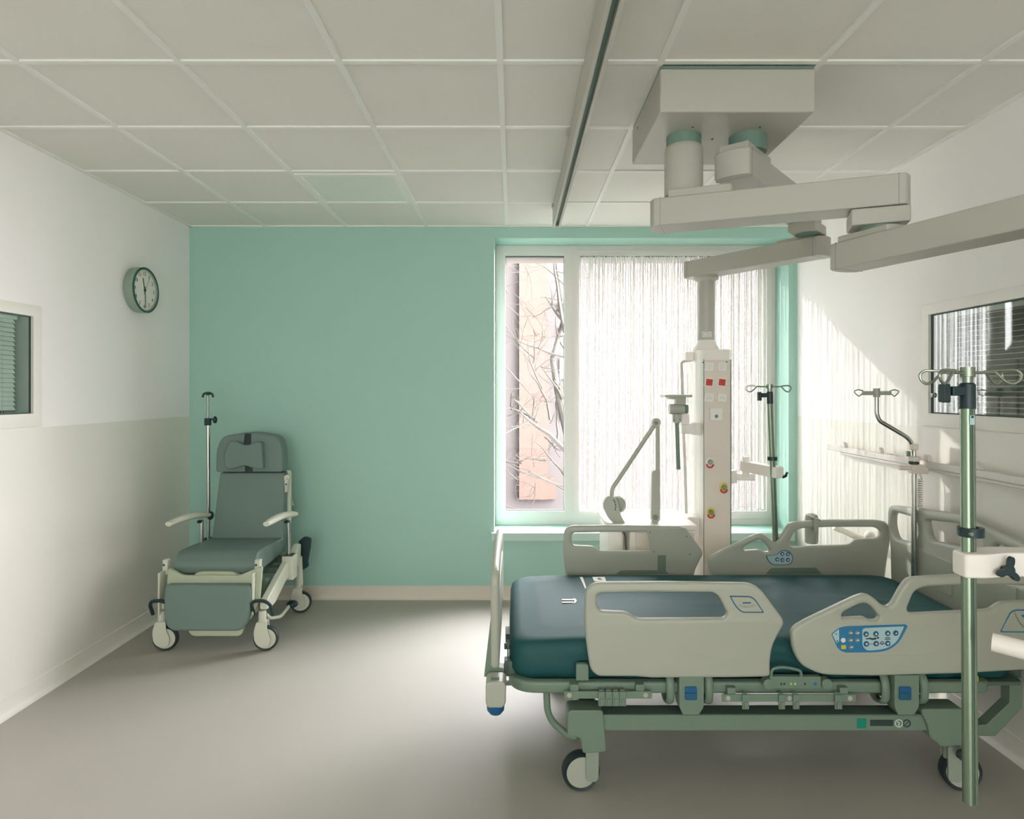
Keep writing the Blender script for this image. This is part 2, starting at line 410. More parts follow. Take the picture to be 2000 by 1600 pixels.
# ------------------------------------------------------------------ small observation windows in the side walls
def inner_window(name, xin, sgn, w, knob=None):
    r = struct(bpy.data.objects.new(name, None)); COL.objects.link(r); r.location = (xin, w['y0'], w['z0'])
    fr = 0.052 if sgn > 0 else 0.056
    out = rect(w['y0']-fr, w['y1']+fr, w['z0']-fr-0.012, w['z1']+fr); ho = rect(w['y0'], w['y1'], w['z0'], w['z1'])
    panel('window_frame', out, [ho], 0.012, 0.002, YZ(xin-sgn*0.004), 'lower_paint', r)
    b = MB(); x0 = xin+sgn*0.004; x1 = xin+sgn*0.012; a, c = min(x0, x1), max(x0, x1)
    t = 0.006
    b.box(a, c, w['y0'], w['y1'], w['z0'], w['z0']+t); b.box(a, c, w['y0'], w['y1'], w['z1']-t, w['z1']); b.box(a, c, w['y1']-t*0.8, w['y1'], w['z0'], w['z1']); b.box(a, c, w['y0'], w['y0']+t, w['z0'], w['z1'])
    b.build('gasket', 'gasket', r, smooth=False)
    a, c = sorted((xin+sgn*0.006, xin+sgn*0.010))
    MB().box(a, c, w['y0'], w['y1'], w['z0'], w['z1']).build('pane', 'inner_glass', r, smooth=False)
    # lining of the opening and the dim room behind it
    b = MB(); a, c = sorted((xin+sgn*0.145, xin+sgn*0.9)); d = 0.6
    xo = xin+sgn*0.145
    b.box(*sorted((xo, xo+sgn*1.6)), w['y0']-d, w['y1']+d, w['z0']-0.8, w['z0']-0.78)
    b.box(*sorted((xo, xo+sgn*1.6)), w['y0']-d, w['y1']+d, w['z1']+0.6, w['z1']+0.62)
    b.box(*sorted((xo+sgn*1.58, xo+sgn*1.6)), w['y0']-d, w['y1']+d, w['z0']-0.8, w['z1']+0.62)
    b.box(*sorted((xo, xo+sgn*1.6)), w['y0']-d, w['y0']-d+0.02, w['z0']-0.8, w['z1']+0.62)
    b.box(*sorted((xo, xo+sgn*1.6)), w['y1']+d-0.02, w['y1']+d, w['z0']-0.8, w['z1']+0.62)
    b.build('room_beyond', 'dim_room', r, smooth=False)
    return r
inner_window('window_2', LX, -1, LW)
w3 = inner_window('window_3', RX, 1, RW)
MB().lathe([(0.0, 0), (0.012, 0.0), (0.012, 0.008), (0.007, 0.012), (0.010, 0.02), (0.0, 0.022)], (RX-0.011, X(1803, 1) and 2.05*F/(1806-CX), Z(772, 3.24)), (-1, 0, 0), 16).build('knob', 'steel', w3)
def blind(xc, w, tilt, label, gap=0.03, dy=0.0, pitch=0.0225):
    r = thing('venetian_blind', (xc, (w['y0']+w['y1'])/2, w['z1']), label, 'window blind')
    z = w['z1']-0.03; b = MB(); y0, y1 = w['y0']+gap, w['y1']-gap-dy
    while z > w['z0']+0.01:
        b.obox((xc, (y0+y1)/2, z), (0.024, y1-y0, 0.0012), (0, tilt, 0)); z -= pitch
    b.build('slats', 'blind_slat', r, smooth=False)
    MB().box(xc-0.015, xc+0.015, y0, y1, w['z1']-0.022, w['z1']-0.001).build('head_rail', 'blind_slat', r)
    c = MB()
    for y in (y0+0.1, (y0+y1)/2, y1-0.09): c.cyl((xc-0.013*(1 if xc > 0 else -1), y, w['z1']-0.02), (xc-0.013*(1 if xc > 0 else -1), y, w['z0']+0.005), 0.0018, n=6)
    split_build(c, 'cord', 'light_print', r)
    return r
blind(LX-0.05, LW, math.radians(60), 'white venetian blind closed behind the small window in the left wall', dy=0.02)
blind(RX+0.06, RW, math.radians(-12), 'half open venetian blind behind the window in the right wall', dy=0.0, pitch=0.024)

# ------------------------------------------------------------------ string curtain
b = MB(); x = MX1+0.004
while x < X(1497, GY)-0.003:
    r_ = random.choice([0.0022, 0.0034, 0.0048, 0.0066]); y = GY+random.uniform(-0.012, 0.012)
    pts = [(x+random.uniform(-0.0015, 0.0015), y-0.018, Z(502, GY)-i*(Z(502, GY)-Z(997, GY))/10) for i in range(11)]
    b.tube(pts, [r_*random.uniform(0.75, 1.25) for _ in pts], n=6, flat=0.5, up=(1, 0, 0)); x += r_*2+random.uniform(0.001, 0.009)
cu_ = b.build('string_curtain', 'string_white')
props(cu_, 'white string curtain hanging over the wide right pane of the big window', 'curtain', kind='stuff')

# ------------------------------------------------------------------ outdoors
gd = struct(MB().box(-30, 40, OY+0.3, 60, -3.2, -3.0).build('ground', 'ground_paving', smooth=False))
bd = thing('apartment_building', (5, 16, -3), 'pale building with an orange brick pier seen through the left pane', 'building')
MB().box(-3, 9, 16, 20, -3, 6.4).build('facade', 'facade_render', bd, smooth=False)
MB().box(X(1014, 15.9), X(1070, 15.9), 15.8, 16.05, Z(976, 15.8), 6.3).build('brick_pier', 'brick', bd, smooth=False)
MB().box(X(1070, 15.9), X(1086, 15.9), 15.85, 16.05, Z(976, 15.8), Z(935, 15.8)).build('brick_wall', 'brick', bd, smooth=False)
for (a, c, t, e) in ((1092, 1101, 590, 612), (1091, 1101, 640, 655), (1093, 1112, 700, 740), (1094, 1112, 780, 820)):
    MB().box(X(a, 15.95), X(c, 15.95), 15.93, 16.02, Z(e, 15.95), Z(t, 15.95)).build('window', 'grey_print', bd, smooth=False)
tr = thing('bare_tree', (0.95, 9.0, -3.0), 'bare leafless tree with tangled branches outside the left pane', 'tree')
rt = random.Random(11)
tb = MB(); bb = MB()
trunk = [(0.95, 9, -3), (0.93, 9, -1), (0.86, 9.0, 0.0), (0.78, 9.0, 0.9), (0.62, 9.02, 1.55), (0.55, 9.05, 2.0), (0.72, 9.1, 2.6), (0.60, 9.1, 3.4)]
tb.tube(trunk, [0.16, 0.12, 0.09, 0.075, 0.05, 0.04, 0.035, 0.02], n=10)
def grow(p, d, r, L, depth):
    pts = [Vector(p)]; rs = [r]; dd = Vector(d).normalized(); n = 5
    for i in range(n):
        dd = (dd+Vector((rt.uniform(-.28, .28), rt.uniform(-.12, .12), rt.uniform(-.24, .28)))).normalized()
        pts.append(pts[-1]+dd*L/n); rs.append(r*(1-0.65*(i+1)/n))
    bb.tube(pts, rs, n=5)
    if depth > 0:
        for _ in range(3 if depth > 1 else 4):
            k = rt.randint(1, n); e = (dd*0.5+Vector((rt.uniform(-1, 1), rt.uniform(-.4, .4), rt.uniform(-.8, .9)))).normalized()
            grow(pts[k], e, rs[k]*0.62, L*rt.uniform(0.5, 0.8), depth-1)
def bpt(px, py): return Vector((X(px, 9), 9.0+rt.uniform(-.1, .1), Z(py, 9)))
for (a, c, r0) in (((1104, 650), (1050, 540), .035), ((1102, 625), (1062, 597), .03), ((1104, 697), (1030, 690), .02), ((1104, 880), (1040, 815), .045), ((1050, 825), (1000, 800), .028),
                   ((1000, 800), (988, 770), .02), ((1108, 950), (1020, 905), .022), ((1020, 905), (986, 910), .018), ((1075, 820), (1052, 745), .025), ((1104, 680), (1070, 640), .018),
                   ((1104, 560), (1060, 505), .012), ((1045, 700), (992, 640), .014), ((1098, 780), (1075, 720), .018), ((1060, 760), (1010, 700), .016), ((990, 720), (1050, 780), .014), ((1104, 930), (1060, 870), .02)):
    A = bpt(*a); B = bpt(*c); grow(A, B-A, r0, (B-A).length*1.25, 3)
for _ in range(26):
    A = bpt(rt.uniform(985, 1108), rt.uniform(480, 1010)); an = rt.uniform(0, 2*PI); grow(A, Vector((math.cos(an), rt.uniform(-.3, .3), math.sin(an))), rt.uniform(.005, .011), rt.uniform(.25, .6), 2)
tb.build('trunk', 'bark', tr); bb.build('branches', 'bark', tr)

# ================================================================== CEILING TRACK
t = thing('ceiling_track', (0.285, 2, H), 'long white ceiling hoist track with a dark slot running to the window wall', 'ceiling rail')
def tprof(u, v, w): return (u, w, v)
x0, x1, zt, zb = 0.262, 0.312, H-0.001, EYE+1.096
b = MB(); b.prism([(x0, zt), (x0, zb), (x0+0.014, zb), (x0+0.014, zb+0.012), (x0+0.010, zb+0.06), (x1-0.010, zb+0.06), (x1-0.014, zb+0.012), (x1-0.014, zb), (x1, zb), (x1, zt)], tprof, FY+0.2, 4.31)
b.build('track_profile', 'pendant_white', t, smooth=False)
MB().box(x0+0.012, x1-0.012, FY+0.2, 4.305, zb+0.03, zb+0.058).build('track_slot', 'slot_dark', t, smooth=False)
b = MB(); b.box(x0+0.016, x1-0.016, 4.26, 4.312, zb+0.004, zb+0.028); b.build('end_stop', 'steel', t)
b = MB()
for y in (1.7, 3.0, 4.2): b.box(x0-0.012, x0, y-0.02, y+0.02, H-0.03, H-0.002)
split_build(b, 'bracket', 'pendant_white', t)
# recessed ceiling lamp panel
t = thing('ceiling_light', (-0.95, 3.9, H), 'square unlit lamp panel set into the ceiling grid near the green wall', 'ceiling light')
x0, x1, y0, y1 = -1.238, -0.662, 3.625, 4.185
b = MB(); b.box(x0, x0+0.03, y0+0.03, y1-0.03, H-0.005, H+0.006); b.box(x1-0.03, x1, y0+0.03, y1-0.03, H-0.005, H+0.006); b.box(x0, x1, y0, y0+0.03, H-0.005, H+0.006); b.box(x0, x1, y1-0.03, y1, H-0.005, H+0.006)
b.build('frame', 'ceiling_bar', t, smooth=False)
MB().box(x0+0.03, x1-0.03, y0+0.03, y1-0.03, H-0.001, H+0.006).build('diffuser', 'lamp_panel', t, smooth=False)

# ================================================================== CEILING PENDANTS
t = thing('ceiling_mount_box', (0.845, 2.7, H), 'big white box on the ceiling carrying both swivel arms', 'ceiling mount')
MB().box(0.551, 1.137, 2.417, 2.985, EYE+1.052, H-0.012).build('housing', 'pendant_white', t, bevel=0.008)
MB().box(0.556, 1.132, 2.422, 2.98, H-0.012, H-0.001).build('shadow_gap', 'slot_dark', t, smooth=False)
b = MB()
for px, py in ((1353, 248), (1484, 248), (1391, 272)):
    D = 1.052*F/(CY-py); b.cyl((X(px, D), D, EYE+1.050), (X(px, D), D, EYE+1.053), 0.004, n=10)
D = 2.85; b.cyl((0.5495, D, EYE+1.17), (0.552, D, EYE+1.17), 0.004, n=10)
split_build(b, 'screw', 'dark_print', t)
def beam(root, p0, p1, wid, z0, z1, name='arm', plinths=(), m='pendant_white'):
    p0 = Vector(p0); p1 = Vector(p1); d = (p1-p0); L = d.length; d.normalize(); n_ = Vector((-d.y, d.x))
    bow = 0.018; hw = wid/2
    out = [(0.006, -hw), (L-0.006, -hw), (L, -hw+.008), (L+bow*.75, -hw*.5), (L+bow, 0), (L+bow*.75, hw*.5), (L, hw-.008), (L-0.006, hw), (0.006, hw), (0, hw-.008), (-bow*.75, hw*.5), (-bow, 0), (-bow*.75, -hw*.5), (0, -hw+.008)]
    fn = lambda u, v, w: (p0.x+d.x*u+n_.x*v, p0.y+d.y*u+n_.y*v, w)
    a = MB().prism(out, fn, z0, z1).build(name, m, root, bevel=0.006, segs=3)
    for (a0, a1, h0, h1, pw) in plinths:
        MB().prism([(a0, -pw/2), (a1, -pw/2), (a1+.012, -pw*.3), (a1+.012, pw*.3), (a1, pw/2), (a0, pw/2)], fn, h0, h1).build('joint_cover', m, root, bevel=0.005)
    c = MB()
    for u in (0.03, L-0.03):
        c.prism([(u, -hw-.0006), (u+.0015, -hw-.0006), (u+.0015, hw+.0006), (u, hw+.0006)], fn, z0-.0006, z1+.0006)
    split_build(c, 'end_cap_seam', 'grey_print', root, smooth=False)
    return a
E = EYE
# near pendant (arm towards the camera, its column stands just outside the picture)
pn = thing('supply_pendant', (0.703, 2.656, E+1.052), 'nearer white pendant arm hanging from the left column of the ceiling box', 'medical pendant', None)
MB().cyl((0.703, 2.656, E+0.98), (0.703, 2.656, E+1.052), 0.070, n=32).build('collar', 'slot_dark', pn)
MB().lathe([(0.0, 0), (0.078, 0), (0.078, 0.185), (0.074, 0.20), (0.070, 0.205), (0.0, 0.205)], (0.703, 2.656, E+0.805), (0, 0, 1), 32).build('column', 'pendant_white', pn)
q0 = Vector((0.585, 2.66)); q1 = Vector((1.425, 2.345)); 
beam(pn, q0, q1, 0.145, E+0.668, E+0.780, 'arm', [(0.06, 0.30, E+0.780, E+0.812, 0.125)])
a0 = Vector((1.267, 2.476)); dd = Vector((0.23, -0.59)).normalized(); a1 = a0+dd*1.15
MB().obox((1.345, 2.30+0.075, E+0.636), (0.19, 0.14, 0.06), (0, 0, math.atan2(-0.315, 0.84))).build('joint', 'pendant_white', pn, bevel=0.006)
MB().cyl((1.345, 2.372, E+0.585), (1.345, 2.372, E+0.61), 0.06, n=28).build('joint_ring', 'slot_dark', pn)
off = Vector((0.05, 0.10))
beam(pn, a0+off*0.3, a1+off*0.3, 0.14, E+0.468, E+0.568, 'arm', [(0.03, 0.24, E+0.568, E+0.592, 0.12)])
TN = a1+off*0.3-dd*0.1
MB().cyl((TN.x, TN.y, E+0.28), (TN.x, TN.y, E+0.468), 0.052, n=28).build('drop_tube', 'pendant_white', pn)
MB().box(TN.x-0.02, TN.x+0.17, TN.y-0.1, TN.y+0.12, 0.42, E+0.28).build('tower', 'tower_white', pn, bevel=0.01)
# shelf on the near tower
b = MB(); b.box(1.20, TN.x+0.1, 1.26, 1.50, 0.955, 0.972); b.build('shelf', 'tower_white', pn, bevel=0.008)
rl = smooth_line([P(1938, 1252, 1.52), (1.28, 1.40, 0.945), (1.45, 1.2, 0.945)], 0.02)
MB().cyl(P(1938, 1254, 1.53), (1.42, 1.28, 0.925), 0.0215, n=20).build('shelf_rail', 'tower_white', pn)

# far pendant with the supply tower
pf = thing('supply_pendant', (0.967, 2.656, E+1.052), 'farther white pendant arm with socket tower standing before the string curtain', 'medical pendant', None)
MB().cyl((0.967, 2.656, E+0.985), (0.967, 2.656, E+1.052), 0.075, n=32).build('collar', 'slot_dark', pf)
d3 = Vector((0.65, 0.76)); s3 = Vector((0.862, 2.545))
beam(pf, s3, s3+d3*0.99, 0.145, E+0.849, E+0.955, 'arm', [(0.02, 0.28, E+0.955, E+0.99, 0.12)])
j3 = Vector((1.497, 3.275))
MB().obox((j3.x, j3.y, E+0.826), (0.20, 0.13, 0.048), (0, 0, 0.86)).build('joint', 'pendant_white', pf, bevel=0.005)
MB().cyl((j3.x, j3.y, E+0.80), (j3.x, j3.y, E+0.815), 0.06, n=28).build('joint_ring', 'slot_dark', pf)
b0 = Vector((1.60, 3.30)); b1 = Vector((1.09, 3.98))
beam(pf, b0, b1, 0.13, E+0.695, E+0.796, 'arm', [(0.03, 0.24, E+0.796, E+0.812, 0.11)])
CT = Vector((1.165, 3.89))
MB().lathe([(0.0, 0), (0.052, 0), (0.052, 0.36), (0.075, 0.375), (0.075, 0.39), (0.0, 0.39)], (CT.x, CT.y, E+0.305), (0, 0, 1), 32).build('drop_tube', 'pendant_white', pf)
MB().lathe([(0.0, 0), (0.078, 0), (0.074, 0.014), (0.058, 0.036), (0.054, 0.06), (0.0, 0.06)], (CT.x, CT.y, E+0.25), (0, 0, 1), 32).build('flange', 'tower_white', pf)
# rating labels on the tube
b = MB(); yl = CT.y-0.0525
b.box(CT.x-0.040, CT.x+0.018, yl-0.004, yl+0.0, E+0.325, E+0.358)
lb = b.build('rating_label', 'light_print', pf, smooth=False)
b = MB()
for i in range(5):
    for k in range(4):
        if random.random() < 0.8: b.box(CT.x-0.038+i*0.011, CT.x-0.038+i*0.011+0.008*random.uniform(.4, 1), yl-0.0048, yl-0.004, E+0.329+k*0.0075, E+0.332+k*0.0075)
b.build('label_print', 'grey_print', lb, smooth=False)
# tower
tw0, tw1, ty0, ty1, tz0, tz1 = 1.097, 1.286, 3.78, 4.01, 0.42, E+0.25
tower = MB().prism([(tw0, ty1), (tw0, ty0+0.04), (tw0+0.022, ty0), (tw1-0.016, ty0), (tw1, ty0+0.03), (tw1, ty1)], lambda u, v, w: (u, v, w), tz0, tz1).build('tower', 'tower_white', pf, bevel=0.005)
px0, px1 = X(1375, ty0), X(1426, ty0)
MB().box(px0, px1, ty0-0.003, ty0+0.002, tz0+0.01, Z(703, ty0)).build('front_panel', 'tower_grey', tower, smooth=False)
MB().box(px0-0.003, px0, ty0-0.004, ty0+0.002, tz0+0.01, Z(702, ty0)).build('panel_edge', 'grey_print', tower, smooth=False)
MB().box(px1, px1+0.006, ty0-0.004, ty0+0.002, tz0+0.01, Z(702, ty0)).build('panel_edge', 'grey_print', tower, smooth=False)
b = MB()
for px, py in ((1369, 708), (1419, 707)): b.cyl((X(px, ty0)+0.012*(px < 1400), ty0-0.004, Z(py, ty0)), (X(px, ty0)+0.012*(px < 1400), ty0-0.001, Z(py, ty0)), 0.004, n=10)
split_build(b, 'screw', 'dark_print', tower)
def sock(px, py, kind):
    c = Vector((X(px, ty0), ty0-0.003, Z(py, ty0))); hw = 0.0265; sk = -0.10 if px < 1396 else -0.12
    quad = [(-hw, -hw), (hw, -hw), (hw, hw), (-hw, hw)]
    rot = lambda u, v: (u*math.cos(sk)-v*math.sin(sk), u*math.sin(sk)+v*math.cos(sk))
    fn = lambda u, v, w: (c.x+rot(u, v)[0], c.y-w, c.z+rot(u, v)[1])
    s_ = MB().prism(quad, fn, 0, 0.010).build('socket', 'socket_white', tower, bevel=0.002)
    if kind == 'red':
        q = MB().prism([(-.019, -.019), (.019, -.019), (.019, .019), (-.019, .019)], fn, 0.010, 0.0125).build('red_insert', 'red_plastic', s_)
        b = MB()
        for u, v in ((-.007, 0), (.007, -.002), (0, .007)): b.prism([(u-.002, v-.002), (u+.002, v-.002), (u+.002, v+.002), (u-.002, v+.002)], fn, 0.0125, 0.0128)
        b.build('pin_hole', 'dark_print', q, smooth=False) if False else b.build('pin_hole', 'dark_print', s_, smooth=False)
    elif kind == 'net':
        b = MB()
        for i in range(3): b.prism([(-.014, .004+i*.004), (.012, .004+i*.004), (.012, .0055+i*.004), (-.014, .0055+i*.004)], fn, 0.010, 0.0103)
        b.prism([(-.006, -.012), (.006, -.012), (.006, -.002), (-.006, -.002)], fn, 0.010, 0.0103)
        b.build('jack_cover', 'tower_grey', s_, smooth=False)
    else:
        b = MB()
        for u, v in ((-.008, -.003), (.009, -.003), (.001, .006)):
            b.prism([(u+.0022*math.cos(a*PI/3), v+.0022*math.sin(a*PI/3)) for a in range(6)], fn, 0.010, 0.0104)
        b.build('pin_hole', 'dark_print', s_, smooth=False)
for px in (1385, 1410): sock(px-1, 717, 'net'); sock(px-1, 747, 'red'); sock(px-1, 777, 'mains')
c = P(1397, 809, ty0)
s_ = MB().box(c.x-.036, c.x+.036, ty0-.022, ty0-.003, c.z-.036, c.z+.036).build('nurse_call_plate', 'socket_white', tower, bevel=0.003)
MB().cyl((c.x, ty0-.024, c.z-.012), (c.x, ty0-.020, c.z-.012), 0.010, n=20).build('button', 'grey_print', s_)
def gas(px, py, col):
    c = P(px, py, ty0); b = MB()
    base = MB().lathe([(0.0, 0), (0.024, 0), (0.024, 0.003), (0.018, 0.006), (0.0, 0.006)], (c.x, ty0-0.003, c.z), (0, -1, 0), 24).build('gas_outlet', col, tower)
    MB().lathe([(0.0, 0), (0.014, 0), (0.014, 0.012), (0.011, 0.015), (0.0, 0.015)], (c.x, ty0-0.008, c.z), (0, -1, 0), 20).build('outlet_core', 'steel', base)
    pts = [(c.x+.019*math.cos(a), ty0-.009, c.z-.014+.019*math.sin(a)) for a in [PI+PI*i/10 for i in range(11)]]
    MB().tube(pts, 0.0045, n=8).build('release_ring', 'red_plastic', base)
    return base
gas(1386, 902, 'light_print'); gas(1413, 951, 'yellow_print'); gas(1388, 1000, 'yellow_print')
# side lamp box, guard rod at the left of the tower
MB().box(1.045, tw0, 3.9, 3.99, Z(705, 3.95), Z(688, 3.95)).build('rod_bracket', 'tower_white', pf, bevel=0.006)
rodp = smooth_line([(tw0, 3.93, Z(703, 3.93)), (X(1331, 3.93), 3.93, Z(707, 3.93)), (X(1341, 3.93), 3.93, Z(1013, 3.93))], 0.02)
MB().tube(rodp, 0.0085, n=12).build('guard_rod', 'cord_grey', pf)
b = MB(); b.box(tw0-0.055, tw0, 3.90, 3.96, Z(1013, 3.9)-0.01, Z(1013, 3.9)+0.012); b.build('rod_bracket', 'tower_white', pf, bevel=0.004)
# shelf with drawer
SZ = 0.79
b = MB(); out = rounded([(0.535, 4.12), (0.535, 3.72, .1), (0.60, 3.62, .05), (1.04, 3.62), (1.045, 4.12)], 0.02)
sh = MB().prism(out, lambda u, v, w: (u, v, w), SZ-0.03, SZ).build('shelf', 'tower_white', pf, bevel=0.01, segs=3)
MB().box(0.66, 1.03, 3.64, 4.08, SZ-0.26, SZ-0.032).build('drawer_box', 'tower_white', pf, bevel=0.006)
b = MB(); b.box(0.69, 1.02, 3.628, 3.64, SZ-0.15, SZ-0.045); b.box(0.69, 1.02, 3.628, 3.64, SZ-0.25, SZ-0.155)
split_build(b, 'drawer_front', 'tower_grey', pf, bevel=0.003)
MB().box(0.54, 0.63, 3.66, 4.05, SZ-0.3, SZ-0.031).build('cable_duct', 'tower_white', pf, bevel=0.02)
MB().tube(smooth_line([(0.60, 3.67, SZ-0.03), (0.632, 3.63, SZ-0.05), (0.64, 3.625, SZ-0.25)], 0.02), 0.004, n=8).build('cable', 'dark_print', pf)
MB().box(1.03, 1.10, 3.80, 3.95, SZ-0.1, SZ+0.012).build('shelf_bracket', 'tower_white', pf, bevel=0.004)

# ------------------------------------------------------------------ infusion poles on arms
def hooks(root, c, n_dirs, L, r, m='steel', drop=0.03):
    for ang in n_dirs:
        u = Vector((math.cos(ang), math.sin(ang), 0)); w = Vector((0, 0, 1)); v = Vector((-u.y, u.x, 0))
        pts = [c+u*0.008, c+u*(L*0.42), c+u*(L*0.52)+w*0.002, c+u*(L*0.72)-w*(drop*0.8), c+u*(L*0.86)-w*drop, c+u*(L*0.98)-w*(drop*0.6), c+u*L-w*0.004, c+u*(L*0.9)+w*0.006, c+u*(L*0.6)+v*0.012+w*0.004]
        MB().tube(smooth_line(pts, 0.02, 4), r, n=8).build('bag_hook', m, root)
def infusion(label, top, bot, r, name='infusion_pole', knobside=-1, hookL=0.115, dirs=(0.15, PI-0.15, 0.9, PI+0.7)):
    top = Vector(top); bot = Vector(bot); d = (top-bot).normalized()
    t = thing(name, bot, label, 'infusion stand', None)
    # grooved tube: two lobes
    sidev = Vector((1, 0, 0))
    n = 24; prof = []
    for i in range(n):
        a = 2*PI*i/n; rr = r*(1-0.16*max(0, math.cos(2*(a-PI*0.5)))**6); prof.append((rr*math.cos(a), rr*math.sin(a)))
    fn = lambda u, v, w: tuple(bot+d*w+Vector((u, 0, 0))+Vector((0, v, 0)))
    MB().prism(prof, fn, 0, (top-bot).length-0.05).build('pole', 'pole_metal', t)
    gm = MB()
    for s_ in (-0.12, 0.12): gm.prism([(s_*r*1.2-.0008, -r*0.96), (s_*r*1.2+.0008, -r*0.96), (s_*r*1.2+.0008, -r*0.80), (s_*r*1.2-.0008, -r*0.80)], fn, 0.002, (top-bot).length-0.055)
    gm.build('groove', 'bed_dark_metal', t, smooth=False)
    c = top-d*0.05
    cl = MB().lathe([(0, 0), (r*1.12, 0), (r*1.12, 0.062), (r*0.9, 0.066), (0, 0.066)], c-d*0.03, d, 24).build('clamp_collar', 'black_plastic', t)
    MB().obox(c+Vector((knobside*(r+0.012), 0, 0.016)), (0.034, 0.026, 0.024)).build('clamp_lug', 'black_plastic', cl, bevel=0.003)
    kb = MB(); kc = c+Vector((knobside*(r+0.042), 0, 0.010))
    kb.prism(rounded([(-.012, -.024), (.012, -.022), (.011, .024), (-.011, .024)], .006), lambda u, v, w: (kc.x+w, kc.y+u, kc.z+v), -0.009, 0.009)
    kb.cyl(kc, kc-Vector((knobside*0.03, 0, 0)), 0.004, n=8)
    kb.build('knob', 'black_plastic', cl, bevel=0.003)
    MB().lathe([(0, 0), (0.012, 0), (0.012, 0.05), (0.0, 0.05)], c+d*0.02, d, 20).build('inner_tube', 'steel', t)
    hb = MB().lathe([(0, 0), (0.018, 0), (0.018, 0.024), (0.0, 0.024)], c+d*0.052, d, 16).build('hook_hub', 'steel', t)
    hooks(t, c+d*0.063, dirs, hookL, 0.0036)
    return t, d
ntop = P(1889, 738, 1.64); nbot = P(1895, 1568, 1.57)
npole, nd = infusion('large infusion pole hanging in front of the bed head, nearest the camera', ntop, nbot, 0.0165, dirs=(0.25, PI-0.1, -0.35, PI+0.45))
def along(a, b_, t): return a+(b_-a)*t
tt = (738-1047)/(738-1568)
c = along(ntop, nbot, tt)
b = MB(); b.lathe([(0.018, 0), (0.029, 0), (0.029, 0.022), (0.018, 0.022)], c+Vector((0.006, 0, -0.011)), (0, 0, 1), 28, ring=True)
rg = b.build('stop_ring', 'black_plastic', npole)
MB().cyl(c+Vector((-0.012, -0.030, 0)), c+Vector((-0.012, -0.024, 0)), 0.005, n=10).build('ring_screw', 'steel', rg)
b = MB(); c2 = along(ntop, nbot, 0.079+0.02)
b.box(c2.x-.006, c2.x+.006, c2.y-.0175, c2.y-.016, c2.z-.016, c2.z+.008); st = b.build('warning_sticker', 'pale_blue_print', npole, smooth=False)
MB().box(c2.x-.003, c2.x+.003, c2.y-.018, c2.y-.0174, c2.z+.001, c2.z+.007).build('sticker_print', 'dark_print', st, smooth=False)
MB().cyl(ntop-nd*0.075+Vector((0, -0.0, 0)), ntop-nd*0.068, 0.0172, n=20).build('end_ring', 'steel', npole)
# arm carrying the near pole (belongs to the near pendant tower)
c = along(ntop, nbot, (1108-738)/830.0)
na = thing('pole_arm', (TN.x, TN.y, c.z), 'white bracket arm reaching in from the right to hold the near infusion pole', 'support arm')
out = rounded([(-.048, -.028, .008), (-.045, .026, .008), (0.05, .036), (0.12, .018), (0.60, -.12), (0.58, -.19), (0.12, -.045), (0.05, -.034), (0.0, -.040, .02)], 0.012)
cz0, cz1 = c.z-0.030, c.z+0.030
MB().prism(out, lambda u, v, w: (c.x+0.020+u, c.y+v, w+u*0.05), cz0, cz1).build('arm_body', 'tower_white', na, bevel=0.006)
kc = c+Vector((0.058, -0.050, -0.004)); kb = MB(); kp = []
for i in range(60):
    a = 2*PI*i/60; rr = 0.012+0.018*max(0, math.cos(3*(a-1.35)))**1.0; kp.append((rr*math.cos(a), rr*math.sin(a)*1.15))
kb.prism(kp, lambda u, v, w: (kc.x+u, kc.y-w, kc.z+v), 0, 0.012); kb.cyl(kc, kc+Vector((0, 0.02, 0)), 0.006, n=10); kb.build('star_knob', 'black_plastic', na, bevel=0.003)

ftop = P(1503, 760, 3.5); fbot = P(1515, 1062, 3.52)
fpole, fd = infusion('slim infusion pole beside the socket tower in front of the window', ftop, fbot, 0.0150, knobside=-1, hookL=0.125, dirs=(0.1, PI-0.1))
c = along(ftop, fbot, (899-760)/302.0)
MB().lathe([(0.016, 0), (0.026, 0), (0.026, 0.02), (0.016, 0.02)], c, (0, 0, 1), 24, ring=True).build('stop_ring', 'black_plastic', fpole)
c = along(ftop, fbot, (922-760)/302.0)
fa = thing('pole_arm', (tw1, 3.85, c.z), 'jointed white bracket arm on the right side of the socket tower', 'support arm')
MB().box(tw1, tw1+0.045, 3.82, 3.90, Z(943, 3.85), Z(918, 3.85)).build('clamp_block', 'tower_white', fa, bevel=0.006)
MB().obox((tw1+0.095, 3.83, Z(931, 3.83)), (0.11, 0.05, 0.042), (0, 0, -0.2)).build('fore_arm', 'tower_white', fa, bevel=0.008)
MB().cyl((tw1+0.085, 3.79, Z(931, 3.8)), (tw1+0.085, 3.79, Z(892, 3.8)), 0.020, n=20).build('pivot_post', 'tower_white', fa)
p_, q_ = Vector((tw1+0.085, 3.79)), Vector((c.x+0.02, c.y-0.01)); dv = (q_-p_).normalized(); nv = Vector((-dv.y, dv.x)); L_ = (q_-p_).length
MB().prism(rounded([(-.03, -.026), (L_+.02, -.03), (L_+.02, .03), (-.03, .026)], .015), lambda u, v, w: (p_.x+dv.x*u+nv.x*v, p_.y+dv.y*u+nv.y*v, w), c.z-.030, c.z+.032).build('upper_arm', 'tower_white', fa, bevel=0.006)
kc = c+Vector((0.055, -0.02, -0.02)); kb = MB(); kb.obox(kc, (0.03, 0.012, 0.014), (0, -0.5, 0)); kb.obox(kc+Vector((.008, 0, .008)), (0.012, 0.012, 0.034), (0, 0.5, 0)); kb.build('star_knob', 'black_plastic', fa, bevel=0.003)

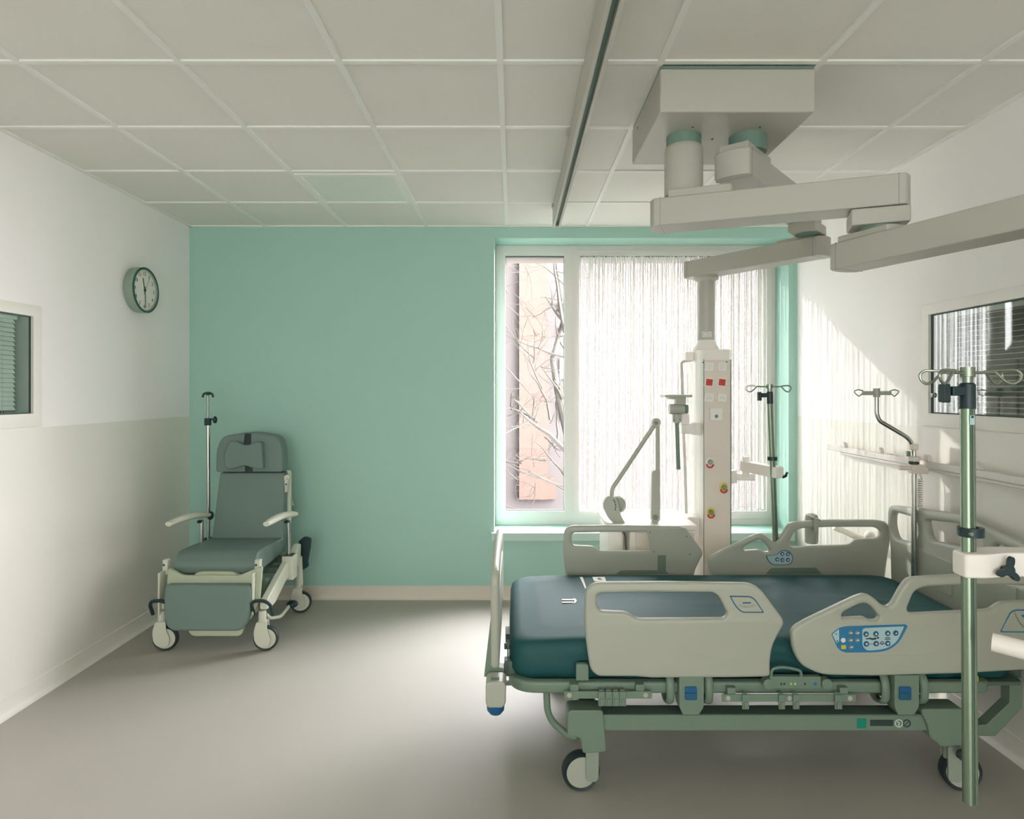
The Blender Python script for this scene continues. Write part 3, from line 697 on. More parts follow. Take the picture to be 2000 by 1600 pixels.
# ------------------------------------------------------------------ device mount at the left of the tower
D0 = 3.72
dm = thing('monitor_mount', (X(1330, D0), D0, Z(840, D0)), 'white mounting head with flat plate and hanging tube left of the socket tower', 'equipment mount')
MB().box(X(1293, D0), X(1346, D0), D0-0.07, D0+0.06, Z(776, D0), Z(771, D0)).build('top_plate', 'rail_plastic', dm, bevel=0.004)
MB().box(X(1318, D0), X(1338, D0), D0-0.02, D0+0.02, Z(790, D0), Z(776, D0)).build('neck', 'rail_plastic', dm)
MB().box(X(1303, D0), X(1328, D0), D0-0.05, D0+0.01, Z(780, D0), Z(776, D0)).build('plate_rib', 'rail_plastic', dm)
MB().cyl((X(1307, D0), D0, Z(799, D0)), (X(1336, D0), D0, Z(799, D0)), 0.030, n=24).build('tilt_drum', 'rail_plastic', dm, bevel=0.003)
MB().cyl((X(1336, D0), D0, Z(799, D0)), (X(1343, D0), D0, Z(799, D0)), 0.026, n=24).build('tilt_knob', 'slot_dark', dm, bevel=0.003)
b = MB(); b.lathe([(0.012, 0), (0.026, 0.01), (0.026, 0.05), (0.024, 0.054), (0, 0.054)], (X(1322, D0), D0, Z(827, D0)), (0, 0, 1), 20); b.build('tube_clamp', 'rail_plastic', dm)
b = MB()
for px in (1315, 1326): b.cyl((X(px, D0), D0-0.026, Z(820, D0)), (X(px, D0), D0-0.022, Z(820, D0)), 0.003, n=8)
split_build(b, 'screw', 'dark_print', dm)
MB().cyl((X(1322, D0), D0, Z(826, D0)), (X(1325, D0)+.0, D0, Z(917, D0)), 0.0115, n=20).build('hanging_tube', 'bed_metal', dm)
MB().box(X(1331, D0), X(1347, D0), D0, D0+0.07, Z(830, D0), Z(808, D0)).build('swivel_block', 'tower_white', dm, bevel=0.006)
MB().box(X(1334, D0), X(1362, D0), D0+0.02, D0+0.12, Z(848, D0), Z(828, D0)).build('swivel_block', 'tower_white', dm, bevel=0.008)
MB().box(X(1357, D0), tw0+0.004, 3.77, 3.86, Z(850, 3.78), Z(826, 3.78)).build('rail_clamp', 'tower_white', dm, bevel=0.004)

# ------------------------------------------------------------------ examination lamp on the shelf
DL = 3.70
el = thing('examination_lamp', P(1279, 1024, DL), 'white folding lamp with rounded head standing on the tower shelf', 'lamp')
MB().prism(rounded([(-.027, -.03, .027), (.027, -.03, .027), (.026, .27, .012), (-.022, .27, .025)], .02), lambda u, v, w: (X(1279.5, DL)+u, DL+w, SZ+0.035+v), -0.018, 0.018).build('lower_arm', 'rail_plastic', el, bevel=0.004)
MB().cyl((X(1279, DL), DL-0.022, SZ+0.035), (X(1279, DL), DL+0.02, SZ+0.035), 0.016, n=20).build('base_pivot', 'bed_metal', el)
MB().cyl((X(1279, DL), DL, SZ-0.002), (X(1279, DL), DL, SZ+0.02), 0.02, n=20).build('base', 'rail_plastic', el)
MB().tube([P(1284.5, 930, DL), P(1284.5, 826, DL)], 0.0125, n=16).build('upright', 'rail_plastic', el)
MB().cyl(P(1281, 825, DL)+Vector((0, -0.02, 0)), P(1281, 825, DL)+Vector((0, 0.02, 0)), 0.0255, n=24).build('elbow', 'rail_plastic', el, bevel=0.003)
MB().cyl(P(1280, 826, DL)+Vector((0, -0.023, 0)), P(1280, 826, DL)+Vector((0, -0.018, 0)), 0.011, n=16).build('elbow_screw', 'bed_metal', el)
MB().tube(smooth_line([P(1279, 829, DL), P(1195, 956, DL), P(1195, 968, DL)], 0.02), 0.0125, n=16).build('boom', 'rail_plastic', el)
hd = MB().prism(rounded([(-.052, .035, .03), (-.02, .062, .03), (.022, .045, .03), (.034, .0, .03), (.046, -.055, .02), (.072, -.100, .005), (.015, -.108, .01), (-.025, -.075, .03), (-.055, -.01, .03)], .02),
                lambda u, v, w: (X(1196, DL)+u, DL+w, Z(987, DL)+v), -0.02, 0.014).build('lamp_head', 'rail_plastic', el, bevel=0.006, segs=3)
MB().lathe([(0, 0), (0.045, 0), (0.052, 0.014), (0.045, 0.03), (0, 0.03)], (X(1205, DL), DL+0.014, Z(987, DL)-0.002), (0.5, 1, 0), 24).build('lamp_cup', 'rail_plastic', el)
b = MB()
for i in range(5):
    a = 0.9-0.32*i; b.obox((X(1194, DL)+0.028*math.cos(a)-.006, DL-0.0205, Z(990, DL)+0.045*math.sin(a)+.005), (0.006, 0.001, 0.010), (0, 0.3, 0))
split_build(b, 'scale_mark', 'dark_print', hd, smooth=False)

# ================================================================== WALL RAIL AND BENT POLE
wr = thing('wall_rail', (2.07, 3.2, 1.185), 'long white equipment rail fixed along the right wall above the bed head', 'wall rail')
MB().box(2.045, 2.058, 2.2, 4.2, 1.168, 1.200).build('rail_bar', 'window_frame', wr, bevel=0.003)
MB().box(2.058, 2.112, 2.2, 4.05, 1.150, 1.165).build('cable_tray', 'window_frame', wr, bevel=0.003)
b = MB()
for y in (4.1, 3.6, 3.05, 2.5): b.box(2.058, 2.112, y-0.02, y+0.02, 1.166, 1.198)
split_build(b, 'stand_off', 'window_frame', wr, bevel=0.003)
for px in (1650, 1720, 1812, 1910):
    D = 2.052*F/(px-CX)
    MB().prism([(-.022, 0), (.022, 0), (.016, .022), (.0, .032), (-.014, .024)], lambda u, v, w: (w, D+u, 1.201+v), 2.04, 2.062).build('rail_clip', 'window_frame', wr, bevel=0.003)
PX = 2.0; PD = PX*F/(1785-CX)
bp = thing('bent_infusion_pole', (PX, PD, 1.18), 'bent chrome infusion pole clamped to the right wall rail', 'infusion stand')
MB().tube(smooth_line([(PX, PD, 0.66), (PX, PD, Z(862, PD)), P(1717, 822, PD), P(1712, 808, PD), P(1712, 768, PD)], 0.06, 8), 0.0105, n=16).build('bent_tube', 'chrome', bp)
MB().cyl((PX, PD, 0.62), (PX, PD, Z(925, PD)), 0.0125, n=16).build('outer_tube', 'chrome', bp)
for py, r_, h_ in ((873, 0.020, 0.03), (896, 0.028, 0.022),):
    MB().cyl((PX, PD, Z(py, PD)-h_/2), (PX, PD, Z(py, PD)+h_/2), r_, n=18).build('collar', 'tower_grey', bp, bevel=0.004)
MB().cyl((PX, PD, Z(906, PD)), (PX, PD, Z(902, PD)), 0.024, n=18).build('seal_ring', 'dark_print', bp)
b = MB(); b.box(PX-0.02, 2.062, PD-0.02, PD+0.02, Z(925, PD), Z(907, PD)); b.build('rail_clamp', 'tower_grey', bp, bevel=0.004)
MB().cyl((PX-0.075, PD, Z(914, PD)), (PX-0.015, PD, Z(914, PD)), 0.011, n=14).build('clamp_screw', 'tower_grey', bp)
MB().obox((PX-0.035, PD, Z(886, PD)), (0.022, 0.03, 0.026)).build('height_catch', 'steel', bp, bevel=0.003)
c = P(1712, 768, PD)
MB().obox(c, (0.14, 0.022, 0.020)).build('hook_bar', 'rail_plastic', bp, bevel=0.004)
MB().cyl(c+Vector((0, 0, -.02)), c+Vector((0, 0, .024)), 0.016, n=16).build('hook_hub', 'rail_plastic', bp)
for s_ in (-1, 1):
    pts = [c+Vector((s_*.055, 0, 0)), c+Vector((s_*.075, 0, -.004)), c+Vector((s_*.088, 0, -.018)), c+Vector((s_*.108, 0, .0)), c+Vector((s_*.112, 0, .010)), c+Vector((s_*.09, 0, .018)), c+Vector((s_*.07, 0, .012))]
    MB().tube(smooth_line(pts, .008, 4), 0.0028, n=8, closed=True).build('bag_hook', 'steel', bp)
cc = thing('coiled_cord', (PX+0.04, PD+0.02, 0.75), 'spiral cord hanging down beside the bent infusion pole', 'cable')
pts = [(PX+0.036+0.011*math.cos(a*0.9), PD+0.01+0.011*math.sin(a*0.9), Z(925, PD)-0.0016*a-0.03) for a in range(0, 250)]
o = MB().tube(pts, 0.0028, n=6).build('coil', 'cord_grey', cc)
MB().tube(smooth_line([(PX+0.047, PD+0.01, Z(925, PD)-.03), (2.04, PD+0.02, 1.13), (2.052, PD+0.03, 1.167)], .02), 0.0028, n=6).build('lead', 'cord_grey', cc)
# reading lamp low on the wall behind the far side rail
rl_ = thing('reading_lamp', (2.1, 3.95, 0.8), 'small white swing lamp low behind the far head-end bed rail', 'lamp')
MB().tube([P(1628, 1029, 3.75), P(1690, 1056, 3.75)], 0.018, n=14).build('lamp_arm', 'tower_white', rl_)
MB().tube([P(1690, 1056, 3.75), (2.112, 3.95, Z(1062, 3.9))], 0.012, n=12).build('wall_arm', 'tower_white', rl_)
MB().sphere(P(1699, 1047, 3.74), 0.030).build('joint_ball', 'tower_white', rl_)
# handset holder hooked on the far rail
hs = thing('handset_holder', P(1585, 1060, 3.53), 'grey rounded holder strapped over the far head-end side rail', 'holder')
MB().lathe([(0.0, 0), (0.030, 0.0), (0.035, 0.01), (0.035, 0.14), (0.030, 0.156), (0.018, 0.162), (0, 0.163)], P(1585, 1061, 3.55), (0, 0, 1), 24).build('holder_body', 'handset_grey', hs)
b = MB(); b.obox(P(1592, 1012, 3.495)+Vector((0, 0, 0)), (0.042, 0.05, 0.006), (0, 0.35, 0)); b.obox(P(1594, 1026, 3.46), (0.026, 0.006, 0.075)); b.build('strap', 'rail_plastic', hs, bevel=0.002)

# ================================================================== WALL CLOCK
CYc, CZc, CR = 4.115, Z(567, 4.115)+0.0, 0.142
ck = thing('wall_clock', (LX, CYc, CZc), 'round wall clock with green-grey rim high on the white left wall', 'clock')
MB().lathe([(0.0, 0), (CR, 0), (CR+.003, 0.03), (CR+.002, 0.062), (CR-.002, 0.066), (CR-.010, 0.064), (CR-.012, 0.05), (0.0, 0.05)], (LX, CYc, CZc), (1, 0, 0), 64).build('case', 'clock_rim', ck)
b = MB(); b.lathe([(CR-.011, 0.063), (CR-.009, 0.067), (CR-.001, 0.068), (CR+.003, 0.064), (CR+.003, 0.060)], (LX, CYc, CZc), (1, 0, 0), 64, ring=True); b.build('bezel', 'clock_ink', ck)
MB().cyl((LX+0.048, CYc, CZc), (LX+0.052, CYc, CZc), CR-.012, n=48).build('dial', 'clock_face', ck)
FX = LX+0.0525
strs = []
for h in range(1, 13):
    a = PI/2-h*PI/6; strs.append((str(h), 0.034, frame_mtx((0, 1, 0), (0, 0, 1), (FX, CYc+0.104*math.cos(a), CZc+0.104*math.sin(a)))))
text_mesh(strs, 'clock_ink', 'numerals', ck)
b = MB()
for k in range(60):
    a = k*PI/30; r0 = 0.122 if k % 5 else 0.1195
    b.obox((FX, CYc+(r0+.128)/2*math.cos(a), CZc+(r0+.128)/2*math.sin(a)), (0.0006, .128-r0, .0012), (a, 0, 0))
b.build('minute_marks', 'clock_ink', ck, smooth=False)
def hand(ang, L, w, tail, name, dx):
    d = Vector((0, math.sin(ang), math.cos(ang))); n_ = Vector((0, math.cos(ang), -math.sin(ang)))
    MB().prism([(-tail, -w), (-tail, w), (L, w*0.7), (L, -w*0.7)], lambda u, v, q: tuple(Vector((FX+dx+q, CYc, CZc))+d*u+n_*v), 0, 0.001).build(name, 'clock_ink', ck, smooth=False)
hand(math.radians(-14), 0.078, 0.0042, 0.02, 'hour_hand', 0.002); hand(math.radians(176), 0.112, 0.0038, 0.022, 'minute_hand', 0.0045); hand(math.radians(28), 0.115, 0.0008, 0.03, 'second_hand', 0.007)
MB().cyl((FX, CYc, CZc), (FX+0.009, CYc, CZc), 0.007, n=16).build('hand_hub', 'clock_ink', ck)

# ================================================================== HOSPITAL BED
DN, DF = 2.45, 3.49
bed = thing('hospital_bed', (1.0, 2.97, 0), 'wheeled hospital bed with pale plastic side rails in front of the window', 'hospital bed')
foot_out = [(1144, 1150, .04), (1161, 1136.5, .03), (1300, 1135.5), (1463, 1138, .05), (1484, 1149, .03), (1527, 1207, .02), (1528.5, 1217, .01), (1515, 1241, .03), (1505, 1264, .04), (1501.7, 1290, .04), (1502, 1318, .02), (1490, 1320, .01), (1433, 1321), (1271, 1322), (1240, 1319), (1166, 1319, .03), (1152, 1305, .03), (1144, 1249, .06), (1141, 1210, .05)]
foot_hole = [(1165, 1160, .02), (1173, 1157, .02), (1271, 1155), (1391, 1155.5, .03), (1403, 1164, .02), (1420, 1197, .015), (1413, 1206.5, .015), (1242, 1207.5, .02), (1224, 1194, .02), (1171, 1191.6, .02), (1165, 1182, .02)]
head_out = [(1543.5, 1232, .03), (1552, 1221, .03), (1573, 1209, .03), (1670, 1163, .04), (1686, 1158, .03), (1700, 1163, .03), (1721, 1181, .02), (1731, 1184, .02), (1740, 1177, .02), (1758, 1144, .03), (1770, 1129, .03), (1786, 1126, .03), (1878, 1121), (2010, 1121, .03), (2036, 1126, .03), (2048, 1143, .04), (2048, 1177, .05), (2038, 1240, .05), (2030, 1298, .03), (2020, 1305, .02), (1880, 1313), (1700, 1318), (1600, 1316, .05), (1561, 1297, .06), (1546, 1267, .06)]
head_hole1 = [(1768, 1185, .02), (1782, 1152, .03), (1803, 1144, .03), (1878, 1141), (2004, 1141, .02), (2020, 1150, .02), (2020, 1164, .02), (2008, 1172, .02), (1950, 1175, .02), (1932, 1189.5, .02), (1779, 1197, .02), (1769, 1193, .01)]
head_hole2 = [(1640, 1199, .008), (1646, 1192, .01), (1676, 1177.5, .02), (1688, 1176.5, .02), (1697, 1181, .02), (1715, 1203, .02), (1710, 1210, .015), (1696, 1210, .015), (1686, 1203.5, .015), (1643, 1206, .01)]
def side_rail(D, out, hs_, m='rail_plastic'):
    return panel('side_rail', rounded(ppx(out, DN), .01), [rounded(ppx(h, DN), .008) for h in hs_], 0.034, 0.012, XZ(D), m, bed, angle=50)
frn = side_rail(DN, foot_out, [foot_hole]); hrn = side_rail(DN, head_out, [head_hole1, head_hole2])
frf = side_rail(DF, foot_out, [foot_hole]); hrf = side_rail(DF, head_out, [head_hole1, head_hole2])
sY = DN-0.017
def decal(name, pts, m, parent, y, r=0.006, th=0.0012, D=DN):
    return MB().prism(rounded([(X(p[0], D), Z(p[1], D))+tuple(p[2:]) for p in pts], r), lambda u, v, w: (u, y-w, v), 0, th).build(name, m, parent, smooth=False)
# near foot rail emblem label
lo = [(1421.5, 1161, .004), (1463, 1161.5, .03), (1472, 1168, .03), (1489, 1194, .004), (1445, 1194, .03), (1433, 1182, .04)]
l1 = decal('emblem_label', lo, 'blue_dark_print', frn, sY)
def shrink(pts, cx, cy_, k): return [(cx+(p[0]-cx)*k[0], cy_+(p[1]-cy_)*k[1])+tuple(p[2:]) for p in pts]
decal('label_face', shrink(lo, 1455, 1177.5, (0.90, 0.86)), 'rail_plastic', frn, sY-0.0012, th=0.0008)
def leaf_row(name, cx, cy_, n, w, h, parent, y, m='grey_print', D=DN):
    b = MB()
    for i in range(n):
        u = -w/2+w*i/(n-1); dip = h*(1-(2*u/w)**2)
        for s_ in (-1, 1):
            c = (X(cx+u, D), Z(cy_+dip+s_*1.3, D)); a = s_*0.7
            b.prism([(c[0]+q*math.cos(a)-t_*math.sin(a), c[1]+q*math.sin(a)+t_*math.cos(a)) for q, t_ in ((-.0022, 0), (0, .0013), (.0024, 0), (0, -.0013))], lambda U, V, W_: (U, y-W_, V), 0, 0.0006)
    return b.build(name, m, parent, smooth=False)
leaf_row('leaf_wreath', 1455, 1179, 12, 29, 3, frn, sY-0.002)
decal('label_writing', [(1447, 1173.2), (1463, 1173.2), (1463, 1175.8), (1447, 1175.8)], 'blue_dark_print', frn, sY-0.002, r=0.0005, th=0.0006)
# near head rail: emblem at the right end
lo = [(1946, 1232, .008), (1966, 1192, .01), (1976, 1187.5, .02), (2014, 1187.5, .02), (2020, 1195, .01), (2004, 1226, .01), (1996, 1232.5, .02)]
decal('emblem_label', lo, 'blue_print', hrn, sY); decal('label_face', shrink(lo, 1983, 1210, (0.93, 0.88)), 'rail_plastic', hrn, sY-0.0012, th=0.0008)
b = MB()
for i in range(14):
    t_ = i/13; cx_ = 1975+22*(t_**1.3); cy2 = 1196+27*math.sin(t_*1.5); a = 0.8-t_*1.2
    for s_ in (-1, 1):
        c = (X(cx_, DN), Z(cy2, DN)); aa = a+s_*0.9
        b.prism([(c[0]+q*math.cos(aa)-t2*math.sin(aa), c[1]+q*math.sin(aa)+t2*math.cos(aa)) for q, t2 in ((0, 0), (.003, .0015), (.0065, 0), (.003, -.0015))], lambda U, V, W_: (U, sY-0.002-W_, V), 0, 0.0006)
b.build('leaf_wreath', 'grey_print', hrn, smooth=False)
decal('bird_mark', [(1986, 1199), (1990, 1197), (1994, 1199.5), (1998, 1196), (2000, 1199), (1997, 1203), (1990, 1202.5)], 'blue_print', hrn, sY-0.002, r=0.001, th=0.0006)
# control panel
cp = [(1619.5, 1235.5, .004), (1634, 1223, .02), (1648, 1220, .02), (1764, 1216.5, .004), (1767, 1220, .004), (1750, 1252, .04), (1729, 1267, .04), (1706, 1270.5, .02), (1644, 1271, .02), (1632, 1264, .02)]
cpo = decal('control_panel', cp, 'blue_print', hrn, sY, th=0.002)
y2 = sY-0.002
ins = [(1679, 1223.5, .012), (1760, 1220, .004), (1746, 1250, .03), (1727, 1262.5, .03), (1706, 1266, .02), (1687, 1267, .02), (1679, 1258, .012)]
decal('keypad_face', ins, 'pale_blue_print', cpo, y2, th=0.0008)
decal('lock_field', [(1620.5, 1235.5), (1633.5, 1225), (1634, 1249, .004), (1629, 1252)], 'pale_blue_print', cpo, y2, r=0.002, th=0.0008)
y3 = y2-0.0008
for (px, py, dr) in ((1686, 1235, 1), (1705, 1234.5, 1), (1728, 1233.5, 1), (1743.5, 1233, 0), (1686.5, 1254, -1), (1705.5, 1253.5, -1), (1728, 1253, -1)):
    c = P(px, py, DN)
    k_ = MB().lathe([(0.0, 0), (0.0105, 0), (0.0095, 0.0015), (0, 0.002)], (c.x, y3, c.z), (0, -1, 0), 18).build('key', 'blue_dark_print', cpo)
    h = 0.005
    MB().prism([(c.x-h, c.z-h*.6*dr), (c.x+h, c.z-h*.6*dr), (c.x, c.z+h*dr)] if dr else [(c.x-.004, c.z-.003), (c.x+.004, c.z-.002), (c.x+.002, c.z+.004)], lambda u, v, w: (u, y3-.0015-w, v), 0, 0.0012).build('arrow_mark', 'light_print', cpo, smooth=False)
for (px, py) in ((1656, 1233), (1669, 1233), (1656, 1247), (1669, 1247), (1657, 1260.5)):
    c = P(px, py, DN); MB().lathe([(0.0, 0), (0.009, 0), (0.008, 0.0015), (0, 0.002)], (c.x, y2, c.z), (0, -1, 0), 16).build('key', 'grey_print', cpo)
    decal('key_mark', [(px-3.5, py), (px+3.5, py-2), (px+3, py+1)], 'light_print', cpo, y2-0.0016, r=.0003, th=.0006)
c = P(1642, 1247, DN); MB().lathe([(0.0, 0), (0.009, 0), (0, 0.001)], (c.x, y2, c.z), (0, -1, 0), 18).build('key', 'light_print', cpo)
decal('warning_mark', [(1638, 1256.5), (1647, 1256.5), (1647, 1264), (1638, 1264)], 'yellow_print', cpo, y2, r=0.001, th=0.001)
# lying figure symbol, link lines
decal('lying_figure', [(1684, 1242), (1688, 1243.5), (1693, 1241.5), (1699, 1243), (1706, 1241), (1706, 1245), (1698, 1246.5), (1692, 1244.5), (1687, 1245.5)], 'dark_print', cpo, y3, r=0.001, th=0.0006)
c = P(1709, 1242, DN); MB().cyl((c.x, y3, c.z), (c.x, y3-.0006, c.z), 0.004, n=12).build('lying_figure', 'dark_print', cpo)
decal('link_line', [(1690, 1253.6), (1724, 1253.2), (1724, 1254), (1690, 1254.4)], 'dark_print', cpo, y3, r=0.0001, th=0.0004)
c = P(1717, 1252, DN); b = MB(); b.lathe([(0.004, 0), (0.0065, 0), (0.0065, .0006), (0.004, .0006)], (c.x, y3-.0004, c.z), (0, -1, 0), 14, ring=True); b.build('link_ring', 'dark_print', cpo, smooth=False)
decal('key_writing', [(1722.5, 1241.5), (1733, 1241), (1733, 1242.5), (1722.5, 1243)], 'dark_print', cpo, y3, r=.0002, th=.0004); decal('key_writing', [(1722.5, 1244.5), (1733, 1244), (1733, 1245.5), (1722.5, 1246)], 'dark_print', cpo, y3, r=.0002, th=.0004)
decal('lock_mark', [(1627, 1234), (1629, 1234), (1629, 1236), (1627, 1236)], 'dark_print', cpo, y3, r=.0003, th=.0004); decal('lock_mark', [(1629, 1247), (1631.5, 1247), (1631.5, 1249.5), (1629, 1249.5)], 'dark_print', cpo, y3, r=.0003, th=.0004)
# far head rail keypad (inner face)
fy = DF-0.017
fk = [(1493, 1084, .006), (1509, 1083, .01), (1517, 1080, .01), (1523, 1073.5, .02), (1538, 1073.5, .02), (1546.5, 1085, .03), (1544, 1098, .02), (1536, 1102, .02), (1508, 1102.5, .02), (1498, 1096, .03)]
k0 = decal('control_panel', fk, 'blue_dark_print', hrf, fy, th=.002, D=DF); decal('keypad_face', shrink(fk, 1522, 1089, (0.94, 0.91)), 'pale_blue_print', k0, fy-.002, th=.0008, D=DF)
for (px, py) in ((1525, 1080.5), (1536, 1080.5), (1515, 1091), (1525, 1092), (1536, 1092)):
    c = P(px, py, DF); MB().lathe([(0.0, 0), (0.0105, 0), (0.009, 0.002), (0.0055, .0022)], (c.x, fy-.0028, c.z), (0, -1, 0), 18).build('key', 'blue_dark_print', k0)
    c = P(px, py, DF); MB().cyl((c.x, fy-.0048, c.z), (c.x, fy-.0056, c.z), 0.005, n=10).build('key_mark', 'light_print', k0)
# inner details of the far foot rail: hinge cover, slide, screws
b = MB()
for px, py in ((1269, 1040), (1341, 1048), (1277, 1078), (1347, 1083)): c = P(px, py, fy); b.cyl((c.x, fy-.0015, c.z), (c.x, fy+.001, c.z), 0.0048, n=10)
split_build(b, 'screw', 'grey_print', frf)
decal('hinge_slot', [(1283, 1083), (1299, 1083), (1299, 1116), (1283, 1116)], 'bed_metal', frf, fy, r=0.004, th=.002, D=DF)
decal('slide_cover', [(1202, 1119, .003), (1213, 1112, .01), (1297, 1112, .01), (1305, 1119, .003)], 'bed_metal', frf, fy, th=.004, D=DF)
decal('slide_cover', [(1494, 1119, .003), (1504, 1108, .01), (1590, 1107, .01), (1602, 1119, .003)], 'bed_metal', hrf, fy, th=.004, D=DF)
decal('cover_plate', shrink([(1262, 1034, .01), (1338, 1030, .01), (1368, 1080, .03), (1350, 1093, .01), (1290, 1093, .05), (1270, 1080, .05)], 1315, 1062, (1, 1)), 'rail_plastic', frf, fy+.0004, th=.0015, D=DF)
# soft moulded lines on the near rails
for rail, pl in ((frn, [(1420, 1212), (1480, 1213), (1497, 1211), (1503, 1204)]), (frn, [(1330, 1262), (1350, 1275), (1400, 1283), (1500, 1284)]), (hrn, [(1600, 1278), (1800, 1276), (1830, 1270), (1880, 1256)])):
    MB().tube(smooth_line([Vector((X(p[0], DN), sY+0.0012, Z(p[1], DN))) for p in pl], .05), 0.0018, n=6).build('moulded_line', 'rail_plastic', rail)
# footboard and headboard
fb_out = rounded([(2.50, 0.462, .02), (2.49, 0.84, .07), (2.60, 0.86, .05), (2.98, 0.865), (3.36, 0.83, .06), (3.44, 0.79, .08), (3.44, 0.462, .03)], .03, 8)
fb_h = rounded([(2.62, 0.80), (3.32, 0.79), (3.32, 0.72), (2.62, 0.72)], .03)
fbo = panel('footboard', fb_out, [fb_h], 0.034, 0.014, YZ(-0.072), 'rail_plastic', bed, angle=50)
hb_out = rounded([(3.44, 0.50, .02), (3.445, 0.72, .03), (3.47, 0.80, .05), (3.47, 0.93, .06), (3.38, 0.945, .05), (2.93, 0.99), (2.55, 0.945, .05), (2.46, 0.93, .06), (2.46, 0.80, .05), (2.485, 0.72, .03), (2.49, 0.50, .02)], .05, 8)
hb_h = [rounded([(3.425, 0.905, .05), (3.23, 0.91, .05), (3.20, 0.84, .04), (3.25, 0.775, .05), (3.40, 0.77, .05), (3.43, 0.83, .05)], .03, 6),
        rounded([(3.155, 0.915, .03), (2.93, 0.945), (2.77, 0.925, .03), (2.77, 0.85, .03), (2.93, 0.84), (3.12, 0.825, .04)], .03, 6),
        rounded([(2.70, 0.91, .03), (2.51, 0.90, .05), (2.505, 0.83, .05), (2.54, 0.77, .05), (2.69, 0.775, .05), (2.73, 0.84, .04)], .03, 6)]
hbo = panel('headboard', hb_out, hb_h, 0.04, 0.016, YZ(2.035), 'rail_plastic', bed, angle=50)
b = MB()
for y in (3.0, 2.62): b.box(2.010, 2.016, y-0.05, y+0.05, 0.60, 0.76)
split_build(b, 'clip_plate', 'rail_plastic', hbo, bevel=0.003)
# platform rim
out = rounded([(-.02, 3.47, .12), (-.02, 2.47, .12), (1.845, 2.47, .05), (1.845, 3.47, .05)], .05, 8)
inn = rounded([(0.02, 3.43, .09), (0.02, 2.51, .09), (1.80, 2.51, .03), (1.80, 3.43, .03)], .05, 8)
panel('platform_rim', out, [inn], 0.045, 0.01, frame_mtx((1, 0, 0), (0, 1, 0), (0, 0, 0.405)), 'bed_metal', bed, angle=50)
panel('mattress_platform', rounded([(0.0, 3.45, .1), (0.0, 2.49, .1), (1.98, 2.49, .03), (1.98, 3.45, .03)], .05, 8), [], 0.016, 0.003, frame_mtx((1, 0, 0), (0, 1, 0), (0, 0, 0.412)), 'bed_dark_metal', bed)
MB().prism(rounded([(X(1125, 2.47), Z(1328, 2.47)), (X(1149, 2.47), Z(1328, 2.47)), (X(1149, 2.47), Z(1296, 2.47), .01), (X(1125, 2.47), Z(1296, 2.47), .01)], .002), lambda u, v, w: (u, w, v), 2.462, 2.482).build('mattress_stop', 'bed_metal', bed, bevel=0.003)
# corner bumper with blue cap
bx = X(968, 2.47); 
bo = rounded([(X(949, 2.45), Z(1330, 2.45), .01), (X(955, 2.45), Z(1323, 2.45), .01), (X(984, 2.45), Z(1323, 2.45), .01), (X(989, 2.45), Z(1331, 2.45), .01), (X(988, 2.45), Z(1366, 2.45), .01), (X(982, 2.45), Z(1374, 2.45), .01), (X(954, 2.45), Z(1374, 2.45), .01), (X(949, 2.45), Z(1366, 2.45), .01)], .01)
bm_ = MB().prism(bo, lambda u, v, w: (u, w, v), 2.41, 2.50).build('corner_bumper', 'rail_plastic', bed, bevel=0.008, segs=3)
MB().lathe([(0, 0), (0.022, 0.004), (0.033, 0.018), (0.035, 0.05), (0, 0.05)], (X(968, 2.45), 2.447, Z(1394, 2.45)), (0, 0, 1), 20).build('blue_cap', 'blue_plastic', bm_)
MB().box(X(959, 2.41), X(975, 2.41), 2.407, 2.411, Z(1329, 2.41), Z(1325, 2.41)+.004).build('slot', 'bed_dark_metal', bm_, smooth=False)
MB().prism([(X(945, 2.5), Z(1325, 2.5)), (X(985, 2.5), Z(1325, 2.5)), (X(985, 2.5), Z(1308, 2.5)), (X(972, 2.5), Z(1306, 2.5)), (X(962, 2.5), Z(1200, 2.5)), (X(957, 2.5), Z(1220, 2.5))], lambda u, v, w: (u, w, v), 2.51, 2.56).build('footboard_wing', 'bed_metal', bed, bevel=0.003)
b = MB(); b.box(X(985, 2.55), X(1025, 2.5), 2.55, 2.60, Z(1322, 2.55), Z(1292, 2.55)); b.box(X(985, 2.55), 0.03, 2.9, 3.0, 0.41, 0.45); split_build(b, 'footboard_mount', 'bed_dark_metal', bed, bevel=0.003)
b = MB(); b.box(X(986, 2.6), X(1045, 2.6), 2.585, 2.60, Z(1336, 2.6), Z(1329, 2.6)); b.build('extension_bar', 'bed_metal', bed)
b = MB(); b.cyl((X(992, 2.58), 2.55, Z(1260, 2.5)), (X(992, 2.58), 2.55, Z(1330, 2.5)), 0.003, n=8); b.cyl((X(985, 2.7), 2.7, 0.47), (-0.005, 2.7, 0.47), 0.008, n=10); b.cyl((X(985, 2.7), 2.65, 0.50), (-0.005, 2.65, 0.50), 0.008, n=10); split_build(b, 'footboard_rod', 'bed_dark_metal', bed)
